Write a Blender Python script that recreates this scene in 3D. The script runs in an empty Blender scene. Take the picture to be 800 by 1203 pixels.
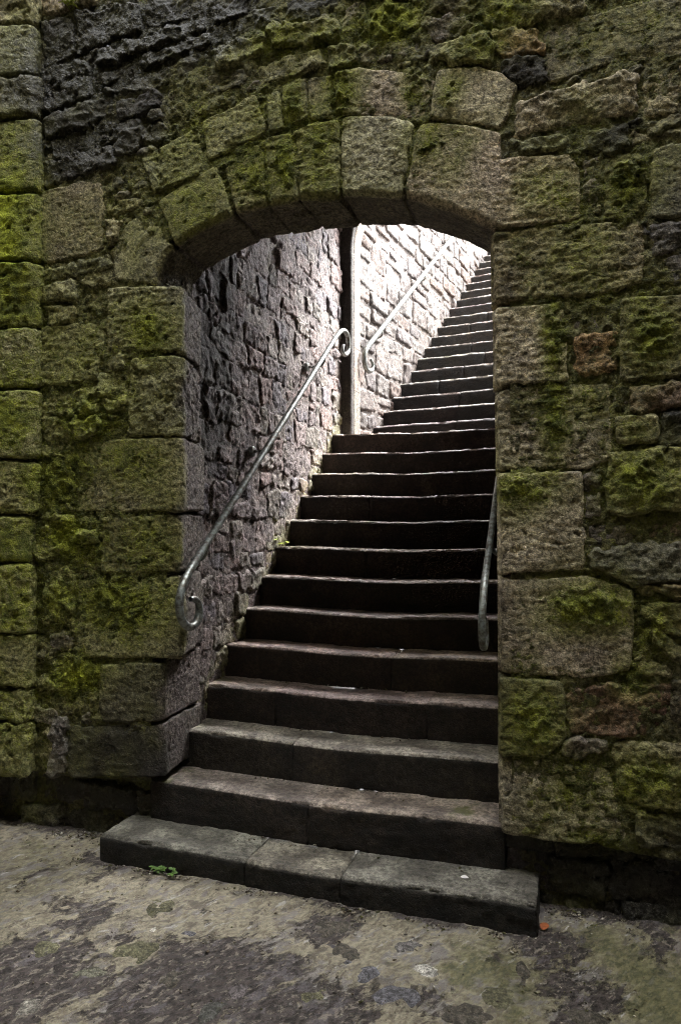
import bpy, math, random
import numpy as np
from mathutils import Vector, Matrix

# ------------------------------------------------------------------ camera, sky, sun, exposure
scene = bpy.context.scene
COL = scene.collection
YAW, PITCH, FPX = 0.3164, 0.0209, 824.7
CAM = np.array([1.9765, -2.9846, 1.6604])
FW = np.array([-math.sin(YAW) * math.cos(PITCH), math.cos(YAW) * math.cos(PITCH), math.sin(PITCH)])
RT = np.array([math.cos(YAW), math.sin(YAW), 0.0])
UP = np.cross(RT, FW)
cd = bpy.data.cameras.new('camera')
cam = bpy.data.objects.new('camera', cd)
COL.objects.link(cam)
cam.matrix_world = Matrix(((RT[0], UP[0], -FW[0], CAM[0]), (RT[1], UP[1], -FW[1], CAM[1]),
                           (RT[2], UP[2], -FW[2], CAM[2]), (0, 0, 0, 1)))
cd.sensor_fit = 'VERTICAL'
cd.sensor_height = 36.0
cd.lens = FPX / 1203 * 36.0
cd.clip_start = 0.05
cd.clip_end = 500
cd.dof.use_dof = True
cd.dof.focus_distance = 3.45
cd.dof.aperture_fstop = 5.6
scene.camera = cam

SUN_EL, SUN_AZ = math.radians(52), math.radians(42)      # azimuth from +Y towards +X
world = bpy.data.worlds.new('World')
scene.world = world
world.use_nodes = True
wn, wl = world.node_tree.nodes, world.node_tree.links
wn.clear()
sky = wn.new('ShaderNodeTexSky')
sky.sky_type = 'NISHITA'
sky.sun_disc = False
sky.sun_elevation = SUN_EL
sky.sun_rotation = SUN_AZ
sky.dust_density = 4.0
sky.air_density = 1.0
hs = wn.new('ShaderNodeHueSaturation')
hs.inputs['Saturation'].default_value = 0.10
bg = wn.new('ShaderNodeBackground')
bg.inputs['Strength'].default_value = 0.15
wo = wn.new('ShaderNodeOutputWorld')
wl.new(sky.outputs[0], hs.inputs['Color'])
wl.new(hs.outputs[0], bg.inputs[0])
wl.new(bg.outputs[0], wo.inputs[0])

sd_ = bpy.data.lights.new('sun', 'SUN')
sd_.energy = 0.55
sd_.angle = math.radians(20)
sd_.color = (1.0, 0.965, 0.92)
sun = bpy.data.objects.new('sun', sd_)
COL.objects.link(sun)
sdir = Vector((math.sin(SUN_AZ) * math.cos(SUN_EL), math.cos(SUN_AZ) * math.cos(SUN_EL), math.sin(SUN_EL)))
sun.rotation_euler = sdir.to_track_quat('Z', 'Y').to_euler()
sun.location = (6, 6, 14)

vs = scene.view_settings
vs.view_transform = 'Standard'
vs.look = 'None'
vs.exposure = 4.5
vs.gamma = 1.0
try:
    scene.cycles.use_denoising = True
    scene.cycles.denoising_prefilter = 'NONE'
    scene.cycles.filter_width = 1.1
    scene.cycles.max_bounces = 8
    scene.cycles.diffuse_bounces = 5
    scene.cycles.glossy_bounces = 3
except Exception:
    pass

# ------------------------------------------------------------------ photogrammetry: pixel of the survey photo -> point on a known plane
def ray(px, py):
    return FW + RT * (px - 400) / FPX - UP * (py - 601.5) / FPX
def on_plane(px, py, axis, val):
    d = ray(px, py)
    return CAM + d * (val - CAM[axis]) / d[axis]
YW = 0.08                                       # face of the front wall
def W(px, py, y=YW):
    p = on_plane(px, py, 1, y)
    return np.array([p[0], p[2]])

# ------------------------------------------------------------------ noise
def _hash(ix, iy, iz, seed):
    h = (ix.astype(np.int64) * 374761393 + iy.astype(np.int64) * 668265263 + iz.astype(np.int64) * 2147483647 + seed * 974634777) & 0xFFFFFFFF
    h = ((h ^ (h >> 13)) * 1274126177) & 0xFFFFFFFF
    h = ((h ^ (h >> 16)) * 2246822519) & 0xFFFFFFFF
    h = h ^ (h >> 15)
    return (h & 0xFFFFFF).astype(np.float64) / 0xFFFFFF
def vnoise(P, seed=0):
    P = np.asarray(P, float)
    I = np.floor(P)
    F = P - I
    F = F * F * F * (F * (F * 6 - 15) + 10)
    I = I.astype(np.int64)
    out = 0
    for dx in (0, 1):
        wx = F[:, 0] if dx else 1 - F[:, 0]
        for dy in (0, 1):
            wy = F[:, 1] if dy else 1 - F[:, 1]
            for dz in (0, 1):
                wz = F[:, 2] if dz else 1 - F[:, 2]
                out = out + wx * wy * wz * _hash(I[:, 0] + dx, I[:, 1] + dy, I[:, 2] + dz, seed)
    return out * 2 - 1
ROT = np.array([[0.8, 0.36, -0.48], [-0.6, 0.48, -0.64], [0.0, 0.8, 0.6]])
def fbm(P, freq, octaves=3, seed=0, gain=0.5):
    P = np.asarray(P, float) * freq
    a, s, t = 1.0, 0.0, 0.0
    for o in range(octaves):
        s = s + a * vnoise(P, seed + o * 17)
        t += a
        a *= gain
        P = (P @ ROT) * 2.03 + 11.7
    return s / t
def ridged(P, freq, octaves=3, seed=0):
    P = np.asarray(P, float) * freq
    a, s, t = 1.0, 0.0, 0.0
    for o in range(octaves):
        s = s + a * (1 - 2 * np.abs(vnoise(P, seed + o * 13)))
        t += a
        a *= 0.5
        P = (P @ ROT) * 2.1 + 5.3
    return s / t
def sstep(a, b, x):
    t = np.clip((x - a) / (b - a), 0, 1)
    return t * t * (3 - 2 * t)

# ------------------------------------------------------------------ objects
def tag(o, label=None, cat=None, group=None, kind=None):
    if label: o['label'] = label
    if cat: o['category'] = cat
    if group: o['group'] = group
    if kind: o['kind'] = kind
    return o
def empty(name, loc, label=None, cat=None, group=None):
    o = bpy.data.objects.new(name, None)
    o.empty_display_size = 0.1
    COL.objects.link(o)
    o.location = loc
    return tag(o, label, cat, group)
def mesh_obj(name, V, F, mat, parent=None, smooth=True, attrs=None, origin=None):
    V = np.asarray(V, float)
    c = V.mean(0) if origin is None else np.asarray(origin, float)
    me = bpy.data.meshes.new(name)
    F = np.asarray(F)
    n, k = F.shape
    me.vertices.add(len(V))
    me.vertices.foreach_set('co', (V - c).astype(np.float32).ravel())
    me.loops.add(n * k)
    me.loops.foreach_set('vertex_index', F.astype(np.int32).ravel())
    me.polygons.add(n)
    me.polygons.foreach_set('loop_start', np.arange(0, n * k, k, dtype=np.int32))
    me.polygons.foreach_set('loop_total', np.full(n, k, dtype=np.int32))
    if smooth:
        me.polygons.foreach_set('use_smooth', np.ones(n, dtype=bool))
    for an, av in (attrs or {}).items():
        av = np.asarray(av, float)
        if av.ndim == 2:
            at = me.attributes.new(an, 'FLOAT_COLOR', 'POINT')
            at.data.foreach_set('color', np.concatenate([av, np.ones((len(av), 1))], 1).astype(np.float32).ravel())
        else:
            at = me.attributes.new(an, 'FLOAT', 'POINT')
            at.data.foreach_set('value', av.astype(np.float32))
    me.update()
    me.validate()
    me.materials.append(mat)
    o = bpy.data.objects.new(name, me)
    COL.objects.link(o)
    if parent is not None:
        o.parent = parent
        pl = np.array(parent.location)
        if parent.parent is not None:
            pl = pl + np.array(parent.parent.location)
        o.location = c - pl
    else:
        o.location = c
    return o

# ------------------------------------------------------------------ materials
def new_mat(name):
    m = bpy.data.materials.new(name)
    m.use_nodes = True
    nt = m.node_tree
    nt.nodes.clear()
    out = nt.nodes.new('ShaderNodeOutputMaterial')
    b = nt.nodes.new('ShaderNodeBsdfPrincipled')
    nt.links.new(b.outputs[0], out.inputs[0])
    return m, nt, b
class G:
    def __init__(s, nt): s.nt = nt
    def n(s, t, **kw):
        x = s.nt.nodes.new(t)
        for k, v in kw.items(): setattr(x, k, v)
        return x
    def l(s, a, b): s.nt.links.new(a, b)
    def pos(s): return s.n('ShaderNodeNewGeometry').outputs['Position']
    def attr(s, name): return s.n('ShaderNodeAttribute', attribute_name=name)
    def noise(s, vec, scale, detail=4, rough=0.55, dist=0.0):
        x = s.n('ShaderNodeTexNoise')
        x.inputs['Scale'].default_value = scale
        x.inputs['Detail'].default_value = detail
        x.inputs['Roughness'].default_value = rough
        x.inputs['Distortion'].default_value = dist
        s.l(vec, x.inputs['Vector'])
        return x.outputs['Fac']
    def vor(s, vec, scale, feature='F1'):
        x = s.n('ShaderNodeTexVoronoi', feature=feature)
        x.inputs['Scale'].default_value = scale
        s.l(vec, x.inputs['Vector'])
        return x.outputs['Distance']
    def ramp(s, fac, lo, hi, a=0.0, b=1.0):
        x = s.n('ShaderNodeMapRange', interpolation_type='SMOOTHSTEP')
        x.inputs['From Min'].default_value = lo
        x.inputs['From Max'].default_value = hi
        x.inputs['To Min'].default_value = a
        x.inputs['To Max'].default_value = b
        s.l(fac, x.inputs['Value'])
        return x.outputs[0]
    def math(s, op, a, b=0.0, c=None):
        x = s.n('ShaderNodeMath', operation=op)
        for i, v in enumerate((a, b, c)):
            if v is None: continue
            if isinstance(v, (int, float)): x.inputs[i].default_value = v
            else: s.l(v, x.inputs[i])
        return x.outputs[0]
    def mix(s, fac, a, b, mode='MIX'):
        x = s.n('ShaderNodeMix', data_type='RGBA', blend_type=mode)
        ins = [x.inputs[0], x.inputs[6], x.inputs[7]]
        for i, v in zip(ins, (fac, a, b)):
            if isinstance(v, (int, float)): i.default_value = v
            elif isinstance(v, tuple): i.default_value = (*v, 1)
            else: s.l(v, i)
        return x.outputs[2]

def stone_material(name, moss_on=True, bump=0.55, fine=1.0, gloss=0.60):
    m, nt, b = new_mat(name)
    g = G(nt)
    p = g.pos()
    tone = g.attr('tone').outputs['Color']
    n1 = g.noise(p, 9, 5, 0.6)
    n2 = g.noise(p, 55, 5, 0.65)
    n3 = g.noise(p, 210, 3, 0.6)
    col = g.mix(1.0, tone, g.mix(g.ramp(n1, 0.3, 0.72), (0.62, 0.60, 0.60), (1.25, 1.24, 1.2)), 'MULTIPLY')
    col = g.mix(1.0, col, g.mix(g.ramp(n2, 0.36, 0.64), (0.42, 0.41, 0.40), (1.5, 1.5, 1.47)), 'MULTIPLY')
    col = g.mix(1.0, col, g.mix(g.ramp(n3, 0.36, 0.64), (0.55, 0.55, 0.55), (1.4, 1.4, 1.38)), 'MULTIPLY')
    col = g.mix(g.ramp(n3, 0.62, 0.74, 0, 0.4), col, (0.40, 0.38, 0.33))
    # grime settled in pits of the stone
    col = g.mix(g.ramp(g.noise(p, 33, 4, 0.7, 0.6), 0.56, 0.70, 0, 0.7), col, (0.022, 0.019, 0.015))
    wet = g.attr('wet').outputs['Fac']
    rough = g.math('MULTIPLY_ADD', n2, 0.25, 0.68)
    h = g.math('ADD', g.math('MULTIPLY', n2, 1.0), g.math('MULTIPLY', n3, 0.45 * fine))
    h = g.math('SUBTRACT', h, g.math('MULTIPLY', g.ramp(g.vor(p, 42), 0.0, 0.35, 1.0, 0.0), 0.35))
    if moss_on:
        moss = g.attr('moss').outputs['Fac']
        col = g.mix(g.ramp(moss, 0.0, 0.6, 0.0, 0.74), col, g.mix(g.ramp(n2, 0.36, 0.64), (0.118, 0.126, 0.034), (0.345, 0.335, 0.095)))
        mm = g.math('ADD', moss, g.math('MULTIPLY', g.math('SUBTRACT', g.noise(p, 30, 6, 0.75), 0.5), 1.3))
        mm = g.math('ADD', mm, g.math('MULTIPLY', g.math('SUBTRACT', g.noise(p, 120, 3, 0.6), 0.5), 0.7))
        mk = g.ramp(mm, 0.34, 0.92)
        g1 = g.noise(p, 14, 4, 0.6)
        g2 = g.noise(p, 130, 3, 0.7)
        mcol = g.mix(g.ramp(g1, 0.35, 0.68), (0.095, 0.114, 0.016), (0.320, 0.345, 0.045))
        mcol = g.mix(g.ramp(g.attr('bright').outputs['Fac'], 0.0, 1.0), mcol, (0.42, 0.47, 0.03))
        mcol = g.mix(1.0, mcol, g.mix(g.ramp(g2, 0.3, 0.7), (0.45, 0.45, 0.42), (1.35, 1.35, 1.3)), 'MULTIPLY')
        col = g.mix(mk, col, mcol)
        h = g.math('ADD', h, g.math('MULTIPLY', g.math('MULTIPLY', g2, mk), 1.3))
        rough = g.math('MULTIPLY_ADD', mk, 0.15, rough)
    wk = g.ramp(g.math('ADD', wet, g.math('MULTIPLY', g.math('SUBTRACT', n1, 0.5), 0.8)), 0.35, 0.8)
    col = g.mix(g.math('MULTIPLY', wk, 0.8), col, (0.020, 0.017, 0.014))
    rough = g.math('SUBTRACT', rough, g.math('MULTIPLY', wk, gloss))
    g.l(col, b.inputs['Base Color'])
    g.l(rough, b.inputs['Roughness'])
    b.inputs['Specular IOR Level'].default_value = 0.4
    bp = g.n('ShaderNodeBump')
    bp.inputs['Strength'].default_value = bump
    bp.inputs['Distance'].default_value = 0.02
    g.l(h, bp.inputs['Height'])
    g.l(bp.outputs[0], b.inputs['Normal'])
    return m
M_STONE = stone_material('weathered_sandstone', True, 0.6)
M_MORTAR = stone_material('earthy_mortar', True, 1.0)
M_RUBBLE = stone_material('passage_rubble', True, 0.5, gloss=0.0)
M_PALE = stone_material('pale_rubble', True, 0.5)

def step_material():
    m, nt, b = new_mat('worn_step_stone')
    g = G(nt)
    p = g.pos()
    tone = g.attr('tone').outputs['Color']
    n1 = g.noise(p, 7, 5, 0.6)
    n2 = g.noise(p, 48, 6, 0.75)
    n3 = g.noise(p, 230, 3, 0.7)
    col = g.mix(1.0, tone, g.mix(g.ramp(n1, 0.36, 0.64), (0.5, 0.48, 0.47), (1.4, 1.4, 1.38)), 'MULTIPLY')
    col = g.mix(1.0, col, g.mix(g.ramp(n2, 0.38, 0.62), (0.45, 0.44, 0.43), (1.5, 1.5, 1.5)), 'MULTIPLY')
    col = g.mix(g.ramp(n3, 0.56, 0.65, 0, 0.8), col, g.mix(1.0, col, (2.1, 2.1, 2.1), 'MULTIPLY'))  # bright specks painted in as glints of the damp stone
    col = g.mix(g.ramp(n3, 0.42, 0.34, 0, 0.7), col, (0.012, 0.010, 0.009))
    moss = g.attr('moss').outputs['Fac']
    mk = g.ramp(g.math('ADD', moss, g.math('MULTIPLY', g.math('SUBTRACT', g.noise(p, 22, 5, 0.7), 0.5), 1.0)), 0.4, 0.75)
    col = g.mix(mk, col, g.mix(n2, (0.06, 0.07, 0.02), (0.2, 0.2, 0.06)))
    g.l(col, b.inputs['Base Color'])
    cl = g.attr('upward').outputs['Fac']
    g.l(g.math('ADD', g.math('MULTIPLY_ADD', n1, 0.35, g.math('MULTIPLY_ADD', n2, 0.2, 0.14)), g.math('MULTIPLY', g.math('SUBTRACT', 1.0, cl), 0.4)), b.inputs['Roughness'])
    b.inputs['Specular IOR Level'].default_value = 0.45
    h = g.math('ADD', g.math('MULTIPLY', n2, 0.8), g.math('MULTIPLY', n3, 0.5))
    h = g.math('SUBTRACT', h, g.math('MULTIPLY', g.ramp(g.vor(p, 60), 0.0, 0.3, 1.0, 0.0), 0.3))
    bp = g.n('ShaderNodeBump')
    bp.inputs['Strength'].default_value = 0.9
    bp.inputs['Distance'].default_value = 0.012
    g.l(h, bp.inputs['Height'])
    g.l(bp.outputs[0], b.inputs['Normal'])
    return m
M_STEP = step_material()

def ground_material():
    m, nt, b = new_mat('lichened_ground')
    g = G(nt)
    p = g.pos()
    tone = g.attr('tone').outputs['Color']
    def streak(ratio):
        mp = g.n('ShaderNodeMapping', vector_type='TEXTURE')
        mp.inputs['Rotation'].default_value = (0, 0, math.radians(60))
        mp.inputs['Scale'].default_value = (1.0, 1.0 / ratio, 1.0)
        g.l(p, mp.inputs['Vector'])
        return mp.outputs[0]
    q, q3 = streak(1.7), streak(3.5)
    n2 = g.noise(q, 34, 7, 0.7)
    n3 = g.noise(p, 190, 3, 0.7)
    crust = g.mix(1.0, tone, g.mix(g.ramp(n2, 0.36, 0.64), (0.62, 0.60, 0.58), (1.28, 1.28, 1.27)), 'MULTIPLY')
    crust = g.mix(g.ramp(g.noise(q, 9, 9, 0.68), 0.53, 0.58, 0, 0.65), crust, (0.225, 0.208, 0.215))
    crust = g.mix(g.ramp(g.noise(q, 12, 8, 0.7, 0.4), 0.46, 0.41, 0, 0.75), crust, (0.115, 0.095, 0.080))
    crust = g.mix(g.ramp(g.noise(q3, 9, 6, 0.6), 0.62, 0.67, 0, 0.75), crust, (0.50, 0.48, 0.47))
    earth = g.mix(g.ramp(n2, 0.38, 0.62), (0.022, 0.017, 0.015), (0.100, 0.080, 0.072))
    earth = g.mix(g.ramp(g.noise(q, 10, 7, 0.7), 0.55, 0.60, 0, 0.8), earth, (0.145, 0.125, 0.135))
    earth = g.mix(g.ramp(g.noise(q, 26, 8, 0.75, 0.3), 0.54, 0.59, 0, 0.8), earth, (0.29, 0.255, 0.205))
    dark = g.attr('dark').outputs['Fac']
    f1 = g.math('MULTIPLY', g.math('SUBTRACT', g.noise(q, 5.0, 12, 0.70, 0.5), 0.5), 2.8)
    f2 = g.math('MULTIPLY', g.math('SUBTRACT', g.noise(q, 18, 9, 0.72, 0.3), 0.5), 1.2)
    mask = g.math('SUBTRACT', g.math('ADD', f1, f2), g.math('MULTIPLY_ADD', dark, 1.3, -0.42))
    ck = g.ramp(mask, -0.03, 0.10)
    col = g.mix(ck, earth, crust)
    moss = g.attr('moss').outputs['Fac']
    mk = g.ramp(g.math('ADD', moss, g.math('MULTIPLY', g.math('SUBTRACT', g.noise(p, 9, 8, 0.72), 0.5), 1.5)), 0.38, 0.62, 0, 0.8)
    col = g.mix(mk, col, g.mix(g.ramp(n2, 0.36, 0.64), (0.075, 0.075, 0.030), (0.205, 0.195, 0.092)))
    col = g.mix(g.ramp(n3, 0.58, 0.68, 0, 0.35), col, (0.05, 0.042, 0.036))
    col = g.mix(g.ramp(g.vor(p, 34), 0.0, 0.05, 0.8, 0.0), col, (0.55, 0.53, 0.5))
    g.l(col, b.inputs['Base Color'])
    g.l(g.math('MULTIPLY_ADD', n2, 0.5, 0.30), b.inputs['Roughness'])
    h = g.math('ADD', g.math('MULTIPLY', n2, 1.0), g.math('MULTIPLY', n3, 0.5))
    h = g.math('ADD', h, g.math('MULTIPLY', ck, 0.5))
    bp = g.n('ShaderNodeBump')
    bp.inputs['Strength'].default_value = 0.9
    bp.inputs['Distance'].default_value = 0.016
    g.l(h, bp.inputs['Height'])
    g.l(bp.outputs[0], b.inputs['Normal'])
    return m
M_GROUND = ground_material()

def simple_mat(name, col, rough=0.6, metal=0.0, scale=40, var=0.35, bump=0.2, col2=None):
    m, nt, b = new_mat(name)
    g = G(nt)
    tc = g.n('ShaderNodeTexCoord').outputs['Object']
    n = g.noise(tc, scale, 4, 0.65)
    c2 = col2 or tuple(c * (1 - var) for c in col)
    g.l(g.mix(g.ramp(n, 0.35, 0.65), col, c2), b.inputs['Base Color'])
    b.inputs['Metallic'].default_value = metal
    g.l(g.math('MULTIPLY_ADD', n, 0.3, rough - 0.15), b.inputs['Roughness'])
    bp = g.n('ShaderNodeBump')
    bp.inputs['Strength'].default_value = bump
    bp.inputs['Distance'].default_value = 0.002
    g.l(n, bp.inputs['Height'])
    g.l(bp.outputs[0], b.inputs['Normal'])
    return m
M_IRON = simple_mat('worn_painted_iron', (0.27, 0.30, 0.29), 0.36, 0.5, 38, 0.5, 0.5, (0.085, 0.075, 0.06))
M_LEAF = simple_mat('weed_leaf', (0.10, 0.19, 0.035), 0.5, 0, 60, 0.4)
M_SPRIG = simple_mat('pale_sprig', (0.34, 0.42, 0.04), 0.5, 0, 60, 0.3)
M_DEAD = simple_mat('dead_leaf', (0.45, 0.13, 0.04), 0.6, 0, 60, 0.4)
M_PAPER = simple_mat('paper_scrap', (0.8, 0.79, 0.76), 0.7, 0, 60, 0.1)

# ------------------------------------------------------------------ stone tones (albedo)
TONES = {'t': (0.460, 0.405, 0.305), 'g': (0.240, 0.225, 0.130), 'd': (0.048, 0.043, 0.042), 'p': (0.170, 0.145, 0.150),
         'r': (0.175, 0.110, 0.085), 'o': (0.330, 0.225, 0.120), 'b': (0.125, 0.110, 0.074), 'y': (0.255, 0.225, 0.150)}
# patches of moss growth: centre px, radius px x, y, strength ; and bright fresh moss
MOSS = [(20, 300, 40, 130, .8), (60, 440, 70, 70, .6), (170, 390, 40, 40, .8), (100, 490, 60, 40, .85), (70, 560, 50, 60, .8), (150, 540, 60, 40, .6),
        (20, 500, 40, 60, .7), (90, 630, 40, 40, .8), (140, 710, 70, 40, .75), (170, 640, 40, 40, .6), (90, 790, 35, 30, .9), (25, 640, 40, 60, .6), (25, 720, 40, 60, .55),
        (20, 830, 50, 80, .42), (100, 850, 60, 60, .15), (70, 700, 30, 40, .7), (220, 230, 50, 60, .5), (290, 195, 60, 50, .6), (270, 140, 60, 40, .45), (335, 190, 14, 40, .9),
        (345, 120, 14, 40, .9), (375, 170, 30, 60, .75), (400, 110, 25, 40, .9), (330, 45, 50, 25, .7), (460, 25, 40, 28, 1.0), (380, 45, 40, 25, .6), (590, 15, 50, 25, .6),
        (500, 160, 40, 30, .7), (485, 105, 22, 30, .7), (525, 110, 20, 30, .7), (560, 60, 40, 20, .5), (540, 200, 30, 40, .4), (640, 225, 50, 40, .5), (735, 215, 30, 40, .85),
        (680, 300, 60, 60, .55), (615, 290, 30, 30, .4), (650, 400, 16, 50, .85), (650, 500, 18, 60, .75), (690, 470, 30, 30, .45), (765, 395, 40, 50, .8), (615, 575, 40, 28, .75),
        (755, 565, 50, 40, .7), (690, 715, 55, 32, .95), (770, 740, 30, 40, .7), (625, 850, 35, 50, .8), (650, 930, 50, 50, .4), (760, 910, 50, 45, .75), (700, 990, 40, 20, .5),
        (750, 505, 30, 20, .4), (740, 790, 30, 30, .5), (690, 130, 50, 30, .25), (720, 40, 60, 30, .3), (100, 270, 60, 40, .3), (160, 300, 20, 40, .3), (250, 60, 60, 30, .2)]
BRIGHT = [(25, 270, 14, 50, .9), (20, 215, 10, 30, .6), (165, 385, 20, 25, .6), (75, 630, 20, 20, .9), (90, 795, 25, 16, 1.0), (140, 700, 30, 18, .4), (110, 500, 40, 20, .4), (20, 490, 20, 50, .35),
          (335, 190, 6, 40, .5), (460, 25, 18, 16, .3), (60, 915, 25, 10, .6), (100, 830, 15, 12, .6), (60, 560, 30, 40, .3), (650, 490, 12, 60, .25), (85, 650, 25, 10, .8)]
WETP = [(130, 60, 130, 70, 1.0), (60, 110, 70, 50, .85), (220, 40, 110, 50, .9), (100, 170, 80, 50, .9), (170, 150, 50, 50, .7), (130, 880, 90, 60, .75), (350, 20, 90, 30, .5), (185, 195, 40, 30, .45), (450, 62, 60, 20, .35), (620, 165, 60, 14, .3), (740, 645, 50, 30, .4), (300, 90, 60, 30, .5),
        (770, 390, 40, 40, .2), (760, 1010, 60, 40, .5), (100, 930, 120, 25, .7), (680, 1015, 90, 30, .7), (150, 810, 40, 40, .35)]
def conv(L):
    out = []
    for px, py, rx, ry, s in L:
        c = W(px, py)
        e = W(px + rx, py)
        f = W(px, py + ry)
        out.append((c[0], c[1], abs(e[0] - c[0]), abs(f[1] - c[1]), s))
    return out
MOSS = [(a, b, c, d, e * 0.9) for a, b, c, d, e in MOSS]
MOSS, BRIGHT, WETP = conv(MOSS), conv(BRIGHT), conv(WETP)
def blob(L, X, Z):
    r = np.zeros(len(X))
    for cx, cz, rx, rz, s in L:
        r = np.maximum(r, s * np.exp(-0.8 * (((X - cx) / rx) ** 2 + ((Z - cz) / rz) ** 2)))
    return r
def tuft(V, N=None):
    m = sstep(0.35, 0.8, blob(MOSS, V[:, 0], V[:, 2]) + 0.3 * fbm(V, 14, 3, 77))
    d = m * (0.022 * np.clip(fbm(V, 42, 2, 78) + 0.2, 0, 1) + 0.004)
    out = V.copy()
    out[:, 1] -= d
    return out
def paint_front(V, base, rng, mossadd=0.0, wetadd=0.0):
    n = fbm(V, 5.0, 3, 91)
    mo = np.clip(blob(MOSS, V[:, 0], V[:, 2]) + 0.32 * n + 0.10 + mossadd, 0, 1)
    br = np.clip(blob(BRIGHT, V[:, 0], V[:, 2]) * (0.75 + 0.6 * fbm(V, 18, 2, 5)), 0, 1)
    we = np.clip(blob(WETP, V[:, 0], V[:, 2]) + wetadd, 0, 1)
    t = np.tile(np.array(base), (len(V), 1)) * (1 + 0.22 * fbm(V, 3.0, 2, 33))[:, None]
    return {'tone': np.clip(t, 0.01, 0.9), 'moss': mo, 'bright': br, 'wet': we}

# ------------------------------------------------------------------ height-field stones on any mapped surface
def poly_sd(P, poly):
    poly = np.asarray(poly, float)
    A, B = poly, np.roll(poly, -1, 0)
    d2 = np.full(len(P), 1e9)
    inside = np.zeros(len(P), bool)
    for a, b in zip(A, B):
        e = b - a
        w = P - a
        t = np.clip((w @ e) / max(e @ e, 1e-12), 0, 1)
        dd = w - t[:, None] * e
        d2 = np.minimum(d2, (dd ** 2).sum(1))
        c = ((a[1] <= P[:, 1]) & (b[1] > P[:, 1])) | ((b[1] <= P[:, 1]) & (a[1] > P[:, 1]))
        if abs(e[1]) > 1e-12:
            inside ^= c & (P[:, 0] < a[0] + (P[:, 1] - a[1]) * e[0] / e[1])
    d = np.sqrt(d2)
    return np.where(inside, d, -d)
def grid_faces(nu, nv):
    i = np.arange(nu * nv).reshape(nu, nv)
    return np.stack([i[:-1, :-1], i[1:, :-1], i[1:, 1:], i[:-1, 1:]], -1).reshape(-1, 4)
def blur2(a, k):
    for _ in range(k):
        p = np.pad(a, 1, mode='edge')
        a = (p[:-2, 1:-1] + p[2:, 1:-1] + p[1:-1, :-2] + p[1:-1, 2:] + 2 * p[1:-1, 1:-1]) / 6
    return a
def stone_geo(poly, mapf, res, H=0.0, rough=0.5, seed=0, gap=0.004, bev=0.022, sink=0.05, wob=0.010, flip=False):
    """poly in surface coordinates -> vertices, faces of one stone, its rim sunk below the joints"""
    poly = np.asarray(poly, float)
    lo, hi = poly.min(0) - 0.02, poly.max(0) + 0.02
    nu, nv = max(4, int((hi[0] - lo[0]) / res) + 1), max(4, int((hi[1] - lo[1]) / res) + 1)
    U, Vv = np.meshgrid(np.linspace(lo[0], hi[0], nu), np.linspace(lo[1], hi[1], nv), indexing='ij')
    P = np.stack([U.ravel(), Vv.ravel()], 1)
    sd = poly_sd(P, poly)
    sd = blur2(sd.reshape(nu, nv), max(1, int((0.012 / res) ** 2 * 2 + 1))).ravel()
    P3 = np.concatenate([P, np.full((len(P), 1), seed * 3.17)], 1)
    sd = sd - gap + wob * fbm(P3, 16, 3, seed) * (0.6 + rough)
    pos, nrm = mapf(P)
    e = np.clip(sd / bev, -1, 1)
    prof = np.where(e > 0, np.sin(np.clip(e, 0, 1) * math.pi / 2) ** 0.5, e * 1.5)
    rng = np.random.RandomState(seed)
    c = P - P.mean(0)
    tilt = (c @ (rng.randn(2) * 0.025 * (0.3 + rough)))
    if rough < 0.35:        # dressed block: tooled, softly worn
        rel = 0.004 * fbm(P3, 5, 2, seed + 1) + rng.uniform(0.002, 0.0055) * fbm(P3, 36, 3, seed + 2, 0.75) - rng.uniform(0.004, 0.012) * sstep(0.38, 0.65, fbm(P3, rng.uniform(17, 30), 3, seed + 4)) - 0.012 * sstep(0.05, 0.5, fbm(P3, 5, 3, seed + 40)) * np.clip(1 - sd / 0.06, 0, 1)
        st = P3.copy(); st[:, 0] *= 0.45
        rel = rel + rng.uniform(0.002, 0.006) * fbm(st, 62, 2, seed + 9)
    elif rough < 0.75:
        rel = 0.010 * fbm(P3, 7, 3, seed + 1) + 0.013 * fbm(P3, 26, 3, seed + 2, 0.65) - 0.016 * sstep(0.3, 0.65, fbm(P3, 20, 3, seed + 4))
    else:                   # craggy rubble, bedded in thin layers
        st = P3.copy(); st[:, 0] *= 0.7
        rel = 0.020 * fbm(P3, 6, 3, seed + 1) + 0.009 * ridged(st, 15, 3, seed + 2) + 0.009 * fbm(P3, 40, 3, seed + 5, 0.65)
    h = (sink + H + tilt + rel) * np.where(prof > 0, prof, prof) - sink
    h = np.where(e > 0, h, -sink + prof * 0.02)
    keep = (sd > -0.012)
    V = pos + nrm * h[:, None]
    F = grid_faces(nu, nv)
    F = F[keep[F].any(1)]
    used, inv = np.unique(F, return_inverse=True)
    F = inv.reshape(-1, 4)
    if flip: F = F[:, ::-1]
    return V[used], F, P[used], h[used]

def plane_map(o, du, dv, n):
    o, du, dv, n = (np.asarray(a, float) for a in (o, du, dv, n))
    def f(P):
        return o + P[:, :1] * du + P[:, 1:2] * dv, np.tile(n, (len(P), 1))
    return f
front_map = plane_map((0, YW, 0), (1, 0, 0), (0, 0, 1), (0, -1, 0))

def fold(t, R):
    """distance along a path that runs over a face (t>0) and turns a rounded corner into a reveal (t<0): returns rho, depth, n_rho, n_depth"""
    half = math.pi * R / 4
    th = np.clip((half - t) / (2 * half), 0, 1) * math.pi / 2
    rho = np.where(t > half, R + t - half, R - R * np.sin(th))
    dep = np.where(t < -half, R - t - half, R - R * np.cos(th))
    return rho, dep, -np.sin(th), -np.cos(th)

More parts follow.
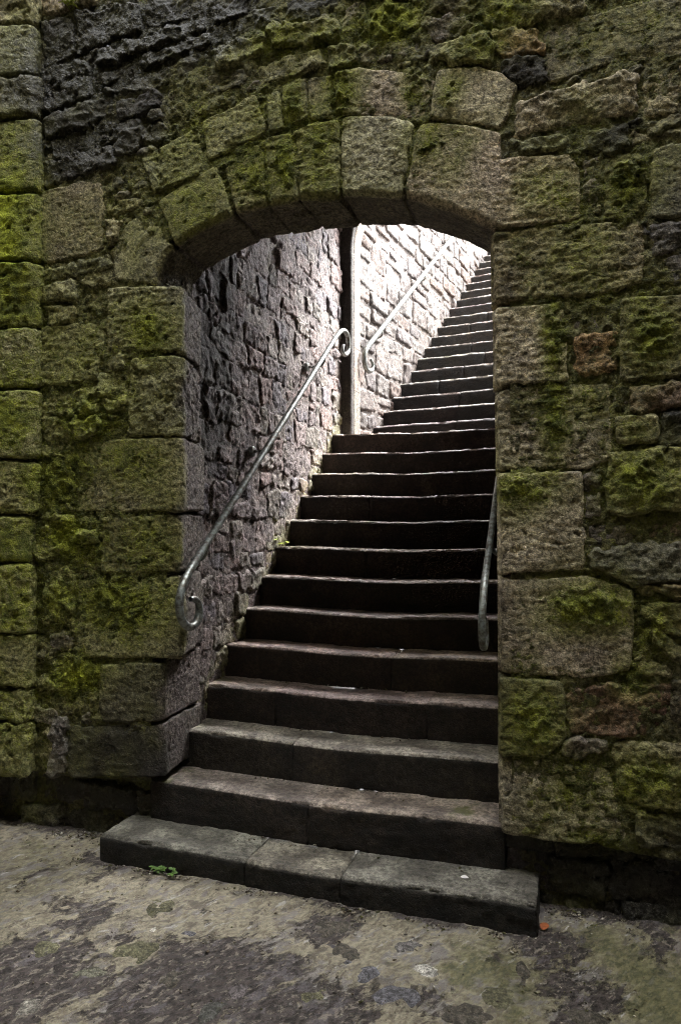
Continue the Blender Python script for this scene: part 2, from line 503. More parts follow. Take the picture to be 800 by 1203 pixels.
# ================================================================== THE FRONT WALL
rng = random.Random(4)
wall = empty('stone_wall', (0.85, 0.3, 0.0), 'tall mossy rubble and block wall pierced by the arched stair opening', 'wall')
SEED = [100]
def nseed():
    SEED[0] += 7
    return SEED[0]
ROUGH = {0: 0.2, 1: 0.55, 2: 1.0}
def jig(t):
    k = rng.uniform(0.82, 1.18)
    return tuple(c * k * rng.uniform(0.95, 1.05) for c in t)
def front_stone(px, tone='t', rough=0, H=None, res=0.0062, y=YW, parent=None, name='stone', mossadd=0.0, wetadd=0.0, world=False):
    poly = [p if world else W(p[0], p[1], y) for p in px]
    mp = plane_map((0, y, 0), (1, 0, 0), (0, 0, 1), (0, -1, 0))
    if H is None: H = rng.uniform(-0.004, 0.010) if rough == 0 else rng.uniform(-0.012, 0.014)
    V, F, P, h = stone_geo(poly, mp, res, H, ROUGH[rough], nseed(), gap=-0.009 if rough < 2 else -0.014, bev=rng.uniform(0.010, 0.018) if rough == 0 else 0.022, wob=0.013 if rough == 0 else 0.020)
    V = tuft(V)
    return mesh_obj(name, V, F, M_STONE, parent or wall, attrs=paint_front(V, jig(TONES[tone]), rng, mossadd, wetadd))

ST = [
 # ---- right of the opening, from the top down
 ('y',0,[(638,36),(690,18),(800,-8),(812,-10),(812,62),(720,74),(641,97)]),
 ('g',2,[(568,-6),(690,-6),(690,12),(630,27),(592,37),(572,26)]),
 ('y',1,[(695,-20),(812,-30),(812,-16),(700,8)]),
 ('o',2,[(575,42),(634,32),(635,62),(584,70)]),
 ('d',2,[(588,73),(636,65),(637,92),(606,98)]),
 ('t',2,[(607,120),(680,98),(748,86),(750,132),(690,143),(603,158)]),
 ('y',2,[(754,80),(797,72),(797,130),(756,136)]), ('b',2,[(758,142),(797,136),(798,150),(760,154)]), ('y',2,[(800,70),(830,64),(830,150),(801,152)]),
 ('g',1,[(600,166),(668,157),(668,175),(602,181)]), ('d',2,[(672,160),(735,150),(738,172),(700,180),(674,178)]), ('y',2,[(741,158),(800,152),(800,166),(742,172)]),
 ('t',0,[(573,187),(668,180),(680,200),(682,257),(640,262),(584,268),(576,240)]),
 ('p',1,[(684,186),(706,182),(706,250),(687,256)]), ('b',0,[(710,184),(760,177),(760,247),(712,253)]), ('y',0,[(764,173),(812,166),(812,252),(764,256)]),
 ('y',0,[(580,273),(660,263),(757,257),(757,332),(700,346),(640,351),(581,353)]),
 ('p',2,[(762,263),(812,257),(812,290),(764,294)]), ('p',1,[(764,299),(812,293),(812,338),(760,342)]),
 ('t',0,[(582,361),(662,356),(667,446),(584,451)]),
 ('p',1,[(675,364),(690,355),(717,359),(720,385),(676,390)]), ('o',1,[(674,394),(722,389),(724,437),(676,442)]), ('b',0,[(728,351),(815,344),(815,442),(729,446)]),
 ('t',0,[(585,458),(660,451),(713,451),(718,480),(718,538),(690,550),(586,551)]),
 ('p',2,[(719,455),(733,455),(735,481),(722,486)]), ('r',1,[(738,452),(815,447),(815,480),(738,485)]), ('y',0,[(722,491),(772,487),(774,520),(724,522)]), ('d',2,[(778,488),(815,482),(815,520),(778,524)]),
 ('t',0,[(587,558),(682,556),(684,600),(687,660),(683,669),(588,673)]),
 ('p',1,[(686,557),(704,556),(707,605),(690,607)]), ('g',1,[(712,530),(815,524),(815,600),(712,604)]),
 ('r',1,[(750,613),(815,609),(815,629),(752,627)]), ('p',2,[(690,618),(744,612),(745,636),(692,642)]), ('p',2,[(689,648),(745,640),(812,634),(812,676),(746,686),(694,668)]), ('r',2,[(748,691),(812,682),(812,699),(754,699)]),
 ('t',0,[(588,681),(690,677),(741,691),(745,735),(740,789),(690,796),(589,790)]),
 ('b',1,[(750,706),(812,704),(812,752),(776,742),(754,720)]), ('g',1,[(762,734),(785,747),(812,764),(812,792),(792,778),(766,756)]), ('g',2,[(748,764),(788,783),(795,798),(747,798)]),
 ('b',0,[(589,798),(662,801),(664,866),(640,889),(589,887)]), ('r',2,[(668,805),(790,803),(790,860),(720,866),(668,862)]), ('b',2,[(794,800),(830,800),(830,864),(794,865)]),
 ('p',2,[(666,868),(712,868),(712,884),(662,890)]), ('g',1,[(716,872),(812,870),(812,956),(760,950),(722,930)]),
 ('t',0,[(589,894),(650,894),(714,902),(724,940),(738,986),(690,992),(640,987),(591,979)]),
 ('b',2,[(742,956),(812,962),(812,1002),(750,992)]),
 # ---- above the arch: upper ring and rubble
 ('g',0,[(167,186),(232,150),(240,200),(232,206),(180,226)]), ('g',0,[(236,144),(300,110),(313,148),(312,158),(245,190)]),
 ('g',0,[(313,112),(328,104),(333,150),(316,156)]), ('b',0,[(331,100),(358,91),(361,140),(335,148)]), ('g',0,[(361,92),(388,88),(391,138),(364,142)]),
 ('t',0,[(394,84),(420,79),(462,84),(511,93),(503,138),(480,139),(396,134)]), ('t',0,[(514,84),(560,80),(590,88),(607,102),(588,152),(560,146),(506,138)]),
 ('d',2,[(135,196),(163,188),(176,222),(140,226)]),
 ('d',1,[(33,88),(100,70),(108,78),(109,112),(60,132),(34,134)]),
 ('y',1,[(22,-6),(116,-6),(112,6),(72,17),(24,21)]),
 ('d',2,[(49,27),(84,20),(88,62),(53,80)]), ('d',2,[(90,15),(163,4),(168,34),(150,43),(94,60)]), ('d',2,[(168,2),(238,-10),(255,-4),(238,14),(174,32)]),
 ('d',2,[(114,62),(172,44),(240,22),(242,33),(185,56),(116,78)]), ('d',2,[(245,8),(292,-8),(296,4),(290,15),(246,30)]),
 ('d',2,[(118,88),(180,64),(246,38),(248,50),(195,70),(120,102)]), ('d',2,[(251,36),(292,22),(294,34),(252,50)]),
 ('b',2,[(118,108),(155,97),(200,76),(247,58),(250,82),(190,100),(140,112)]), ('g',2,[(253,56),(285,44),(310,40),(311,60),(276,74),(255,78)]),
 ('d',2,[(54,140),(100,122),(132,114),(134,132),(100,150),(57,162)]), ('d',2,[(137,120),(180,108),(190,112),(188,126),(160,138),(140,142)]),
 ('b',2,[(194,104),(240,92),(283,82),(290,92),(286,104),(240,112),(232,140),(200,152),(194,128)]),
 ('g',2,[(292,82),(345,62),(380,56),(382,78),(340,88),(300,100)]), ('b',2,[(385,58),(420,50),(424,70),(390,82)]),
 ('b',2,[(314,34),(380,20),(396,30),(398,45),(350,54),(315,60)]), ('d',2,[(298,16),(345,2),(396,-8),(398,14),(340,26),(300,34)]),
 ('p',2,[(402,8),(428,2),(430,22),(404,40)]), ('g',2,[(432,10),(468,0),(494,8),(491,34),(442,46),(429,34)]), ('p',2,[(424,52),(460,46),(488,40),(494,58),(470,70),(428,72)]),
 ('p',2,[(497,22),(545,14),(570,30),(545,40),(500,48)]), ('g',2,[(500,54),(570,42),(580,52),(586,74),(545,74),(503,72)]), ('b',2,[(500,-8),(565,-8),(568,8),(540,10),(503,16)]),
 ('b',2,[(404,-12),(494,-14),(496,4),(470,-4),(430,0)]), ('d',2,[(260,-14),(396,-30),(398,-14),(345,-4),(298,10),(296,-6)]),
 ('d',2,[(60,166),(100,154),(133,138),(136,152),(105,172),(62,188)]), ('d',2,[(137,148),(165,142),(168,160),(162,178),(138,184)]), ('d',2,[(50,194),(100,178),(132,170),(134,192),(100,203),(54,218)]),
 # ---- left of the opening
 ('y',0,[(40,229),(100,213),(119,214),(122,245),(120,294),(62,308),(40,306)]),
 ('g',2,[(125,241),(180,229),(181,238),(150,250),(128,254)]), ('y',2,[(125,259),(142,260),(134,290),(125,294)]),
 ('g',2,[(49,320),(88,308),(90,322),(51,333)]), ('g',2,[(93,306),(130,300),(131,312),(95,320)]), ('g',2,[(50,338),(88,328),(90,352),(51,356)]), ('g',2,[(94,325),(130,317),(131,331),(95,340)]), ('g',2,[(53,360),(88,358),(88,377),(56,381)]),
 ('b',1,[(93,347),(123,339),(123,372),(93,375)]),
 ('g',0,[(38,386),(85,381),(119,379),(124,402),(117,424),(113,444),(80,452),(37,454)]),
 ('g',2,[(124,422),(149,418),(150,432),(122,437)]), ('g',2,[(118,441),(150,436),(150,464),(116,468)]), ('g',2,[(50,460),(80,456),(82,470),(52,472)]), ('g',2,[(85,458),(112,453),(113,468),(85,471)]),
 ('g',2,[(48,477),(84,475),(85,489),(48,491)]), ('g',2,[(88,475),(118,472),(118,486),(88,488)]), ('g',2,[(121,471),(149,468),(149,483),(121,486)]),
 ('g',2,[(48,495),(84,493),(84,519),(50,521)]), ('p',2,[(88,493),(117,490),(118,511),(87,517)]), ('g',2,[(121,490),(147,486),(148,507),(122,512)]), ('g',2,[(51,524),(85,522),(84,535),(52,537)]),
 ('g',1,[(43,541),(86,540),(86,601),(44,602)]),
 ('g',2,[(62,605),(89,605),(89,616),(62,616)]), ('g',1,[(92,605),(117,605),(117,617),(92,618)]), ('g',1,[(62,622),(88,621),(88,637),(62,637)]), ('g',1,[(92,622),(116,621),(116,640),(92,640)]), ('g',1,[(64,643),(114,645),(114,658),(64,660)]),
 ('b',1,[(50,665),(88,665),(88,737),(52,733)]), ('p',2,[(56,743),(86,746),(84,764),(60,766)]), ('g',1,[(62,777),(115,779),(115,808),(62,808)]), ('b',2,[(60,813),(113,813),(115,838),(62,838)]), ('p',2,[(60,842),(78,842),(79,908),(62,911)]),
]
for tone, rough, px in ST:
    front_stone(px, tone, rough)

# small pinning stones wedged into the wide joints
def fillers(n_max):
    polys = [np.array([W(*p) for p in px]) for _, _, px in ST]
    for (y0, y1, xl, xc) in ((336, 412, 127, 213), (418, 511, 153, 213), (515, 600, 88, 213), (605, 672, 120, 213), (678, 772, 91, 213), (778, 847, 118, 200), (851, 912, 82, 200)):
        polys.append(np.array([W(xl, y0), W(xc, y0), W(xc, y1), W(xl, y1)]))
    for q in ([(188, 335), (136, 326), (136, 300), (149, 263), (184, 258), (186, 238), (255, 196), (308, 164), (345, 154), (398, 142), (486, 144), (586, 157), (590, 272), (590, 990), (195, 990), (195, 335)],):
        polys.append(np.array([W(*p) for p in q]))
    r = np.random.RandomState(3)
    C = np.stack([r.uniform(-0.70, 2.45, 9000), r.uniform(0.42, 4.5, 9000)], 1)
    d = np.full(len(C), 1e9)
    for pl in polys:
        d = np.minimum(d, -poly_sd(C, pl))
    out = []
    for i in np.argsort(-d):
        if d[i] < 0.012 or len(out) >= n_max: break
        w, hgt = d[i] * r.uniform(1.3, 2.6), d[i] * r.uniform(0.8, 1.05)
        w, hgt = min(w, 0.14), min(hgt, 0.05)
        c = C[i]
        if any(abs(c[0] - o[0]) < (w + o[2]) * 0.9 and abs(c[1] - o[1]) < (hgt + o[3]) * 0.9 for o in out): continue
        out.append((c[0], c[1], w, hgt))
    for (x, z, w, hgt) in out:
        a = np.sort(r.uniform(0, 2 * math.pi, 7))
        q = [(x + math.cos(t) * w, z + math.sin(t) * hgt + 0.1 * math.cos(t) * w) for t in a]
        front_stone(q, 'gbypd'[r.randint(5)], 2, world=True, H=r.uniform(-0.012, 0.004))
fillers(85)

# jamb blocks of the left side: front face, worn arris and splayed reveal are one stone
def jamb_map(xj, dirx, diry, R=0.03, sgn=1):
    L = math.hypot(dirx, diry)
    dx, dy = dirx / L, diry / L
    def f(P):
        rho, dep, nr, nd = fold(P[:, 0], R)
        pos = np.stack([xj - sgn * rho + sgn * dep * dx, YW + dep * dy, P[:, 1]], 1)
        # reveal normal faces into the opening; blend by the fold angle
        nf = np.array([0, -1.0, 0])
        nrv = np.array([sgn * dy, -dx, 0])
        w = np.clip(-nr, 0, 1)[:, None]
        n = nf * (1 - w) + nrv * w
        return pos, n / np.linalg.norm(n, axis=1)[:, None]
    return f
JL = [  # px y top, px y bottom, px x of the left end, corner px, tone, roughness, splay
 (336, 412, 127, 211, 'y', 0), (418, 511, 153, 212, 'g', 1), (515, 600, 88, 212, 'g', 0), (605, 672, 120, 212, 'b', 0), (678, 772, 91, 213, 'g', 0), (778, 847, 118, 189, 'b', 0), (851, 912, 82, 190, 'd', 0)]
for (y0, y1, xl, xc, tone, ro) in JL:
    a, b_ = W(xc, y0), W(xc, y1)
    xj = (a[0] + b_[0]) / 2 + 0.004
    z1, z0 = a[1], b_[1]
    zl1, zl0 = W(xl, y0 + 3)[1], W(xl, y1 + 1)[1]
    t1 = xj - W(xl, (y0 + y1) / 2)[0]
    D = rng.uniform(0.36, 0.46)
    poly = [(-D, z0 + 0.01), (0, z0), (t1, zl0), (t1 - 0.01, zl1), (0, z1), (-D, z1)]
    mp = jamb_map(xj, -xj + 0.012, 0.44, 0.035 if ro == 0 else 0.05)
    V, F, P, h = stone_geo(poly, mp, 0.0062, rng.uniform(0, 0.008), ROUGH[ro], nseed(), gap=-0.009, bev=0.014, wob=0.013, flip=True)
    at = paint_front(V, jig(TONES[tone]), rng)
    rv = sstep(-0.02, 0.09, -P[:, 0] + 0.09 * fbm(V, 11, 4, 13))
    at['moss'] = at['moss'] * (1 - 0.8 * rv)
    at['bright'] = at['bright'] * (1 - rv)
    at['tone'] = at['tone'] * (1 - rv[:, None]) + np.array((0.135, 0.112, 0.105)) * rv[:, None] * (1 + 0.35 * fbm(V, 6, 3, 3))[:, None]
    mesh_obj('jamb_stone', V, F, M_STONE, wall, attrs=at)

# right reveal blocks (turned away from the camera, seen only from the side)
XR = 1.672
for (y0, y1) in [(273, 352), (360, 451), (458, 551), (558, 673), (681, 792), (798, 887), (893, 982)]:
    z1, z0 = W(583, y0)[1], W(583, y1)[1]
    mp = plane_map((XR + 0.045, YW, 0), (0, 1, 0), (0, 0, 1), (-1, 0, 0))
    V, F, P, h = stone_geo([(0.045, z0), (0.42, z0), (0.42, z1), (0.045, z1)], mp, 0.012, 0.0, 0.2, nseed(), flip=True)
    mesh_obj('jamb_stone', V, F, M_STONE, wall, attrs=paint_front(V, jig(TONES['b']), rng, -0.1))

# arch ring: voussoirs with face, arris and soffit in one
INTR = [(183, 338), (185, 322), (191, 305), (203, 290), (235, 268), (275, 250), (315, 240), (355, 233), (400, 229), (440, 228), (485, 233), (530, 245), (560, 257), (580, 267), (590, 272)]
IC = np.array([W(*q) for q in INTR])
def catmull(C, n=40):
    out = []
    for i in range(len(C) - 1):
        p0, p1, p2, p3 = C[max(i - 1, 0)], C[i], C[i + 1], C[min(i + 2, len(C) - 1)]
        t = np.linspace(0, 1, n, endpoint=False)[:, None]
        out.append(0.5 * ((2 * p1) + (-p0 + p2) * t + (2 * p0 - 5 * p1 + 4 * p2 - p3) * t ** 2 + (-p0 + 3 * p1 - 3 * p2 + p3) * t ** 3))
    out.append(C[-1:])
    return np.concatenate(out)
AC = catmull(IC)
ASd = np.concatenate([[0], np.cumsum(np.linalg.norm(np.diff(AC, axis=0), axis=1))])
AT = np.gradient(AC, axis=0)
for _ in range(12):
    AT[1:-1] = (AT[:-2] + AT[1:-1] * 2 + AT[2:]) / 4
AT /= np.linalg.norm(AT, axis=1)[:, None]
AN = np.stack([-AT[:, 1], AT[:, 0]], 1)
def arch_st(q):
    d = AC - np.asarray(q)
    i = np.argmin((d ** 2).sum(1))
    return np.array([ASd[i], (np.asarray(q) - AC[i]) @ AN[i]])
def arch_map(P, R=0.03):
    s = np.clip(P[:, 0], 0, ASd[-1])
    c = np.stack([np.interp(s, ASd, AC[:, k]) for k in (0, 1)], 1)
    n = np.stack([np.interp(s, ASd, AN[:, k]) for k in (0, 1)], 1)
    rho, dep, nr, nd = fold(P[:, 1], R)
    pos = np.stack([c[:, 0] + n[:, 0] * rho, YW + dep, c[:, 1] + n[:, 1] * rho], 1)
    nn = np.stack([n[:, 0] * nr, nd, n[:, 1] * nr], 1)
    return pos, nn
VOU = [ # intrados left px, intrados right px, top left px, top right px, tone, rough
 ((183.5, 334), (202, 292), (134, 328), (184, 258), 'y', 0, [(136, 300), (149, 263)]),
 ((208, 289), (272, 251), (186, 238), (255, 196), 'g', 0, []), ((277, 249), (312, 241), (262, 194), (308, 164), 'y', 0, []), ((314, 240), (350, 234), (311, 163), (342, 158), 'g', 0, []),
 ((353, 233), (398, 230), (345, 154), (398, 142), 'g', 0, []), ((402, 229), (470, 231), (401, 138), (486, 144), 't', 0, []), ((474, 232), (583, 268), (491, 145), (586, 157), 't', 0, [])]
for a, b_, c, d, tone, ro, extra in VOU:
    sa, sb = arch_st(W(*a))[0], arch_st(W(*b_))[0]
    tl, tr = arch_st(W(*c)), arch_st(W(*d))
    D = 0.34
    mid = [tuple(arch_st(W(*q))) for q in extra]
    poly = [(sa, -D), (sa, 0.0), tuple(tl)] + mid + [tuple(tr), (sb, 0.0), (sb, -D)]
    V, F, P, h = stone_geo(poly, arch_map, 0.0062, rng.uniform(0.0, 0.01), ROUGH[ro], nseed(), gap=-0.009, bev=0.014, wob=0.012)
    at = paint_front(V, jig(TONES[tone]), rng)
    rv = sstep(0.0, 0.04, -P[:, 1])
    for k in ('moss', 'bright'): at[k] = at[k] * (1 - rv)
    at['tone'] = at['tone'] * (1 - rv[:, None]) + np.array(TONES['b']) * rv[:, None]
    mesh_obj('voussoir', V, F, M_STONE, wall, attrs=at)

def soffit_map(P):
    pos, n = arch_map(P)
    return pos - n * 0.012, n
def soffit_sheet():
    us, vv = np.arange(0.0, ASd[-1], 0.012), np.arange(-0.345, -0.045, 0.012)
    U, Z = np.meshgrid(us, vv, indexing='ij')
    pos, n = soffit_map(np.stack([U.ravel(), Z.ravel()], 1))
    V = pos + n * (0.006 * fbm(pos, 20, 3, 4))[:, None]
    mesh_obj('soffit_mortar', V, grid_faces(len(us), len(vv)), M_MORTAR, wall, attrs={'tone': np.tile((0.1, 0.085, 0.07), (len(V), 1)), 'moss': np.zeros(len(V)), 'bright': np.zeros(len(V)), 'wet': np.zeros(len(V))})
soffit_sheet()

# courses that carry the wall on beyond the picture
def courses(u0, u1, v0, v1, hr, wr, rnd, skew=0.25, gap=0.006):
    out = []
    v = v0
    while v < v1 - 0.03:
        hgt = min(rnd.uniform(*hr), v1 - v)
        u = u0 - rnd.uniform(0, wr[0])
        while u < u1:
            w = rnd.uniform(*wr)
            parts = [(v, v + hgt)]
            if hgt > 0.2 and rnd.random() < 0.35:
                m = v + hgt * rnd.uniform(0.4, 0.6)
                parts = [(v, m), (m, v + hgt)]
            for a, b_ in parts:
                j = lambda s: rnd.uniform(-s, s)
                hh = (b_ - a) * 0.10
                uu0, uu1 = max(u, u0), min(u + w, u1)
                if uu1 - uu0 > 0.05:
                    out.append([(uu0 + gap + j(hh), a + gap + j(hh)), (uu1 - gap + j(hh), a + gap + j(hh)), (uu1 - gap + j(hh), b_ - gap + j(hh)), (uu0 + gap + j(hh), b_ - gap + j(hh))])
            u += w
        v += hgt
    return out
rn = random.Random(12)
ext = []
ext += courses(2.46, 3.5, 0.34, 3.7, (0.2, 0.36), (0.3, 0.6), rn)
ext += courses(-0.95, 3.5, 4.62, 5.1, (0.2, 0.3), (0.35, 0.6), rn)
ext += courses(0.6, 3.5, 4.28, 4.6, (0.16, 0.3), (0.3, 0.6), rn)
ext += courses(1.5, 3.5, 3.98, 4.26, (0.13, 0.27), (0.3, 0.5), rn)
ext += courses(2.55, 3.5, 3.72, 3.96, (0.2, 0.24), (0.3, 0.5), rn)
for q in ext:
    front_stone(q, rn.choice('tygbp'), rn.choice((0, 1, 2)), res=0.016, world=True)

# recessed, eroded footing under the face
ZB = 0.36
YB = 0.135
for a, b_ in ((-1.6, -0.02), (1.70, 3.4)):
    for q in courses(a, b_, -0.02, 0.36, (0.1, 0.2), (0.16, 0.42), rn):
        front_stone(q, rn.choice('ddbp'), 2, res=0.009, y=YB, world=True, wetadd=0.25, mossadd=0.05, H=rn.uniform(-0.02, 0.03))

# mortar bed behind the stones, with the opening left free
def opening_poly():
    left = [(0.02, -0.1), (0.02, 1.0), (0.10, 1.05), (0.10, 2.80)]
    return left + [tuple(q) for q in AC[::20]] + [(1.69, 2.9), (1.70, -0.1)]
OPEN = opening_poly()
def mortar_sheet():
    res = 0.0092
    xs = np.concatenate([np.arange(-1.9, -1.1, 0.03), np.arange(-1.1, 2.6, res), np.arange(2.6, 3.6, 0.03)])
    zs = np.arange(-0.05, 5.12, res)
    U, Z = np.meshgrid(xs, zs, indexing='ij')
    P = np.stack([U.ravel(), Z.ravel()], 1)
    P3 = np.concatenate([P, np.zeros((len(P), 1))], 1)
    zb = ZB + 0.05 * fbm(P3, 3, 2, 8)
    rec = 1 - sstep(-0.012, 0.012, P[:, 1] - zb)
    y = YW + 0.010 - 0.009 * fbm(P3, 9, 4, 3, 0.6) - 0.012 * ridged(P3, 24, 3, 6) - 0.006 * fbm(P3, 60, 2, 61) + rec * (YB - YW + 0.01)
    V = np.stack([P[:, 0], y, P[:, 1]], 1)
    F = grid_faces(len(xs), len(zs))
    sd = poly_sd(P, OPEN)
    F = F[(sd[F] < -0.035).all(1)]
    used, inv = np.unique(F, return_inverse=True)
    V = V[used]
    V = tuft(V)
    at = paint_front(V, (0.125, 0.108, 0.078), rng, 0.18, 0.0)
    return mesh_obj('mortar', V, inv.reshape(-1, 4), M_MORTAR, wall, attrs=at)
mortar_sheet()

def core_box(name, x0, x1, y0, y1, z0, z1, parent, mat=M_MORTAR, tone=(0.16, 0.14, 0.11), kind=None):
    V = np.array([(x, y, z) for x in (x0, x1) for y in (y0, y1) for z in (z0, z1)], float)
    F = np.array([(0, 1, 3, 2), (4, 6, 7, 5), (0, 4, 5, 1), (2, 3, 7, 6), (0, 2, 6, 4), (1, 5, 7, 3)])
    n = len(V)
    o = mesh_obj(name, V, F, mat, parent, smooth=False, attrs={'tone': np.tile(tone, (n, 1)), 'moss': np.full(n, 0.25), 'bright': np.zeros(n), 'wet': np.zeros(n)})
    if kind: o['kind'] = kind
    return o
core_box('wall_core', -9, -0.06, 0.245, 0.5, -0.3, 11.0, wall)
core_box('wall_core', 1.76, 9, 0.245, 0.5, -0.3, 11.0, wall)
core_box('wall_core', -0.058, 1.758, 0.15, 0.498, 3.27, 11.0, wall)
core_box('wall_core', -9, -1.9, 0.09, 0.244, -0.3, 11.0, wall)
core_box('wall_core', 3.58, 9, 0.09, 0.244, -0.3, 11.0, wall)
core_box('wall_core', -1.898, 3.578, 0.105, 0.149, 5.1, 11.0, wall)

# ================================================================== BUTTRESS at the left edge of the picture
buttress = empty('wall_buttress', (-1.0, 0.05, 0.0), 'shallow projecting pier of green mossy blocks at the far left', 'pier')
EX, EY = -0.715, 0.015
BD = np.array([0.985, 0.17])
def butt_map(P, R=0.04):
    # P[:,0] = t (positive: along the face to the left, negative: round the arris back to the wall)
    rho, dep, nr, nd = fold(P[:, 0], R)
    nfx, nfy = BD[1], -BD[0]            # outward normal of the face
    pos = np.stack([EX - BD[0] * rho - nfx * dep, EY - BD[1] * rho - nfy * dep, P[:, 1]], 1)
    w = np.clip(-nr, 0, 1)[:, None]
    n = np.array([nfx, nfy, 0]) * (1 - w) + np.array([BD[0], BD[1], 0]) * w
    return pos, n / np.linalg.norm(n, axis=1)[:, None]
brow = [-60, 26, 88, 136, 223, 306, 384, 456, 540, 604, 662, 746, 810, 850, 915]
btone = ['y', 'g', 'g', 'g', 'g', 'g', 't', 't', 'g', 'g', 't', 'g', 't', 'y']
for i in range(len(brow) - 1):
    z1, z0 = W(40, brow[i], 0.02)[1], W(40, brow[i + 1], 0.02)[1]
    edge = rn.uniform(0.24, 0.5)
    exo = rn.uniform(-0.02, 0.014)
    bmap = lambda P, o=exo: (butt_map(P)[0] + np.array([BD[0] * o, BD[1] * o, 0]), butt_map(P)[1])
    for (ta, tb) in ((-0.09, edge), (edge, rn.uniform(0.8, 0.95))):
        j = lambda: rn.uniform(-0.008, 0.008)
        poly = [(ta, z0 + 0.005 + j()), (tb - 0.01, z0 + 0.005 + j()), (tb - 0.01 + j(), z1 - 0.005 + j()), (ta, z1 - 0.005 + j())]
        V, F, P, h = stone_geo(poly, bmap, 0.0075 if ta < 0 else 0.016, rn.uniform(0, 0.012), ROUGH[0 if rn.random() < .35 else 1], nseed(), gap=-0.005, bev=0.022, wob=0.016, flip=True)
        mesh_obj('stone', V, F, M_STONE, buttress, attrs=paint_front(V, jig(TONES[btone[i]]), rng, 0.12))
def butt_core():
    # mortar body
    q = [(EX - 0.03, EY + 0.035), (EX - 0.03, 0.24), (EX - 1.3, 0.24), (EX - 1.3 * BD[0], EY + 0.03 - 1.3 * BD[1])]
    zt, z0 = 5.0, 0.36
    V = np.array([(x, y, z) for z in (z0, zt) for (x, y) in q])
    F = np.array([(0, 1, 5, 4), (1, 2, 6, 5), (2, 3, 7, 6), (3, 0, 4, 7), (0, 3, 2, 1), (4, 5, 6, 7)])
    mesh_obj('mortar', V, F, M_MORTAR, buttress, smooth=False, attrs=paint_front(V, (0.16, 0.15, 0.10), rng, 0.2))
butt_core()

# ================================================================== STEPS
RIS, TRD, Y0 = 0.19, 0.2448, -0.128
GZ = 0.065
def slab(name, x0, x1, y0, y1, z0, z1, parent, res=0.012, R=0.016, tone=(0.12, 0.10, 0.088), xf=None, sag=0.018, seed=0, mossf=None, chip=0.05, mat=None, rx_=0.001, riser=0.17):
    L = np.array([x0, y0, z0], float)
    Hh = np.array([x1, y1, z1], float)
    nx, ny, nz = (max(3, int((Hh[k] - L[k]) / res)) for k in range(3))
    gx, gy, gz = (np.linspace(L[k], Hh[k], n + 1) for k, n in enumerate((nx, ny, nz)))
    Vs, Fs, off = [], [], 0
    def face(a, b_, fn, flip):
        nonlocal off
        A, B = np.meshgrid(a, b_, indexing='ij')
        Vs.append(fn(A.ravel(), B.ravel()))
        f = grid_faces(len(a), len(b_))
        Fs.append((f[:, ::-1] if flip else f) + off)
        off += A.size
    one = np.ones_like
    face(gx, gz, lambda a, b_: np.stack([a, one(a) * y0, b_], 1), False)
    face(gx, gy, lambda a, b_: np.stack([a, b_, one(a) * z1], 1), False)
    face(gy, gz, lambda a, b_: np.stack([one(a) * x0, a, b_], 1), True)
    face(gy, gz, lambda a, b_: np.stack([one(a) * x1, a, b_], 1), False)
    V = np.concatenate(Vs)
    F = np.concatenate(Fs)
    _, idx, inv = np.unique(np.round(V * 2000).astype(np.int64), axis=0, return_index=True, return_inverse=True)
    V = V[idx]
    F = inv.ravel()[F]
    RV = np.array([min(rx_, R), R, R])
    inner = np.clip(V, L + RV, Hh - RV)
    n = (V - inner) / RV
    ln = np.linalg.norm(n, axis=1)[:, None]
    n = n / np.maximum(ln, 1e-9)
    V = inner + n * RV
    edge = np.abs(n[:, 1] * n[:, 2]) * 0.6
    Q = V + seed * 1.37
    d = 0.007 * fbm(Q, 6, 3, 1) + 0.005 * fbm(Q, 30, 3, 2, 0.65)
    d = d - np.clip(edge * 3, 0, 1) * chip * sstep(0.05, 0.7, fbm(Q, 9, 3, 5)) - 0.004 * np.clip(edge * 3, 0, 1)
    d = d - 0.006 * sstep(0.35, 0.7, fbm(Q, 18, 3, 7)) * (n[:, 2] < 0.5)
    xc = 0.85
    topw = np.clip((V[:, 2] - z0) / (z1 - z0), 0, 1)
    W0 = V + n * d[:, None]
    W0[:, 2] -= sag * np.exp(-((V[:, 0] - xc) / 0.45) ** 2) * topw
    mo = np.clip(0.1 + 0.2 * fbm(V, 4, 3, 21) + (mossf(V) * np.clip(n[:, 2] * 1.3, 0.1, 1) * (0.8 + 0.9 * fbm(V, 9, 3, 23)) if mossf else 0), 0, 1)
    t = np.tile(np.array(tone), (len(V), 1)) * (1 + 0.25 * fbm(V, 3, 2, 44))[:, None]
    # foot wear and riser grime, with top light and shade painted in by facing
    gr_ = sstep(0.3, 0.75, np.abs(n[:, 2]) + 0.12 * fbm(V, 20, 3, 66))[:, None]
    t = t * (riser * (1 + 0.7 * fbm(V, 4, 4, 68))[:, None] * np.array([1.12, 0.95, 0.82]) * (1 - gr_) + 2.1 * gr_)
    if xf is not None: W0 = xf(W0)
    return mesh_obj(name, W0, F, mat or M_STEP, parent, attrs={'tone': t, 'moss': mo, 'upward': gr_[:, 0]})

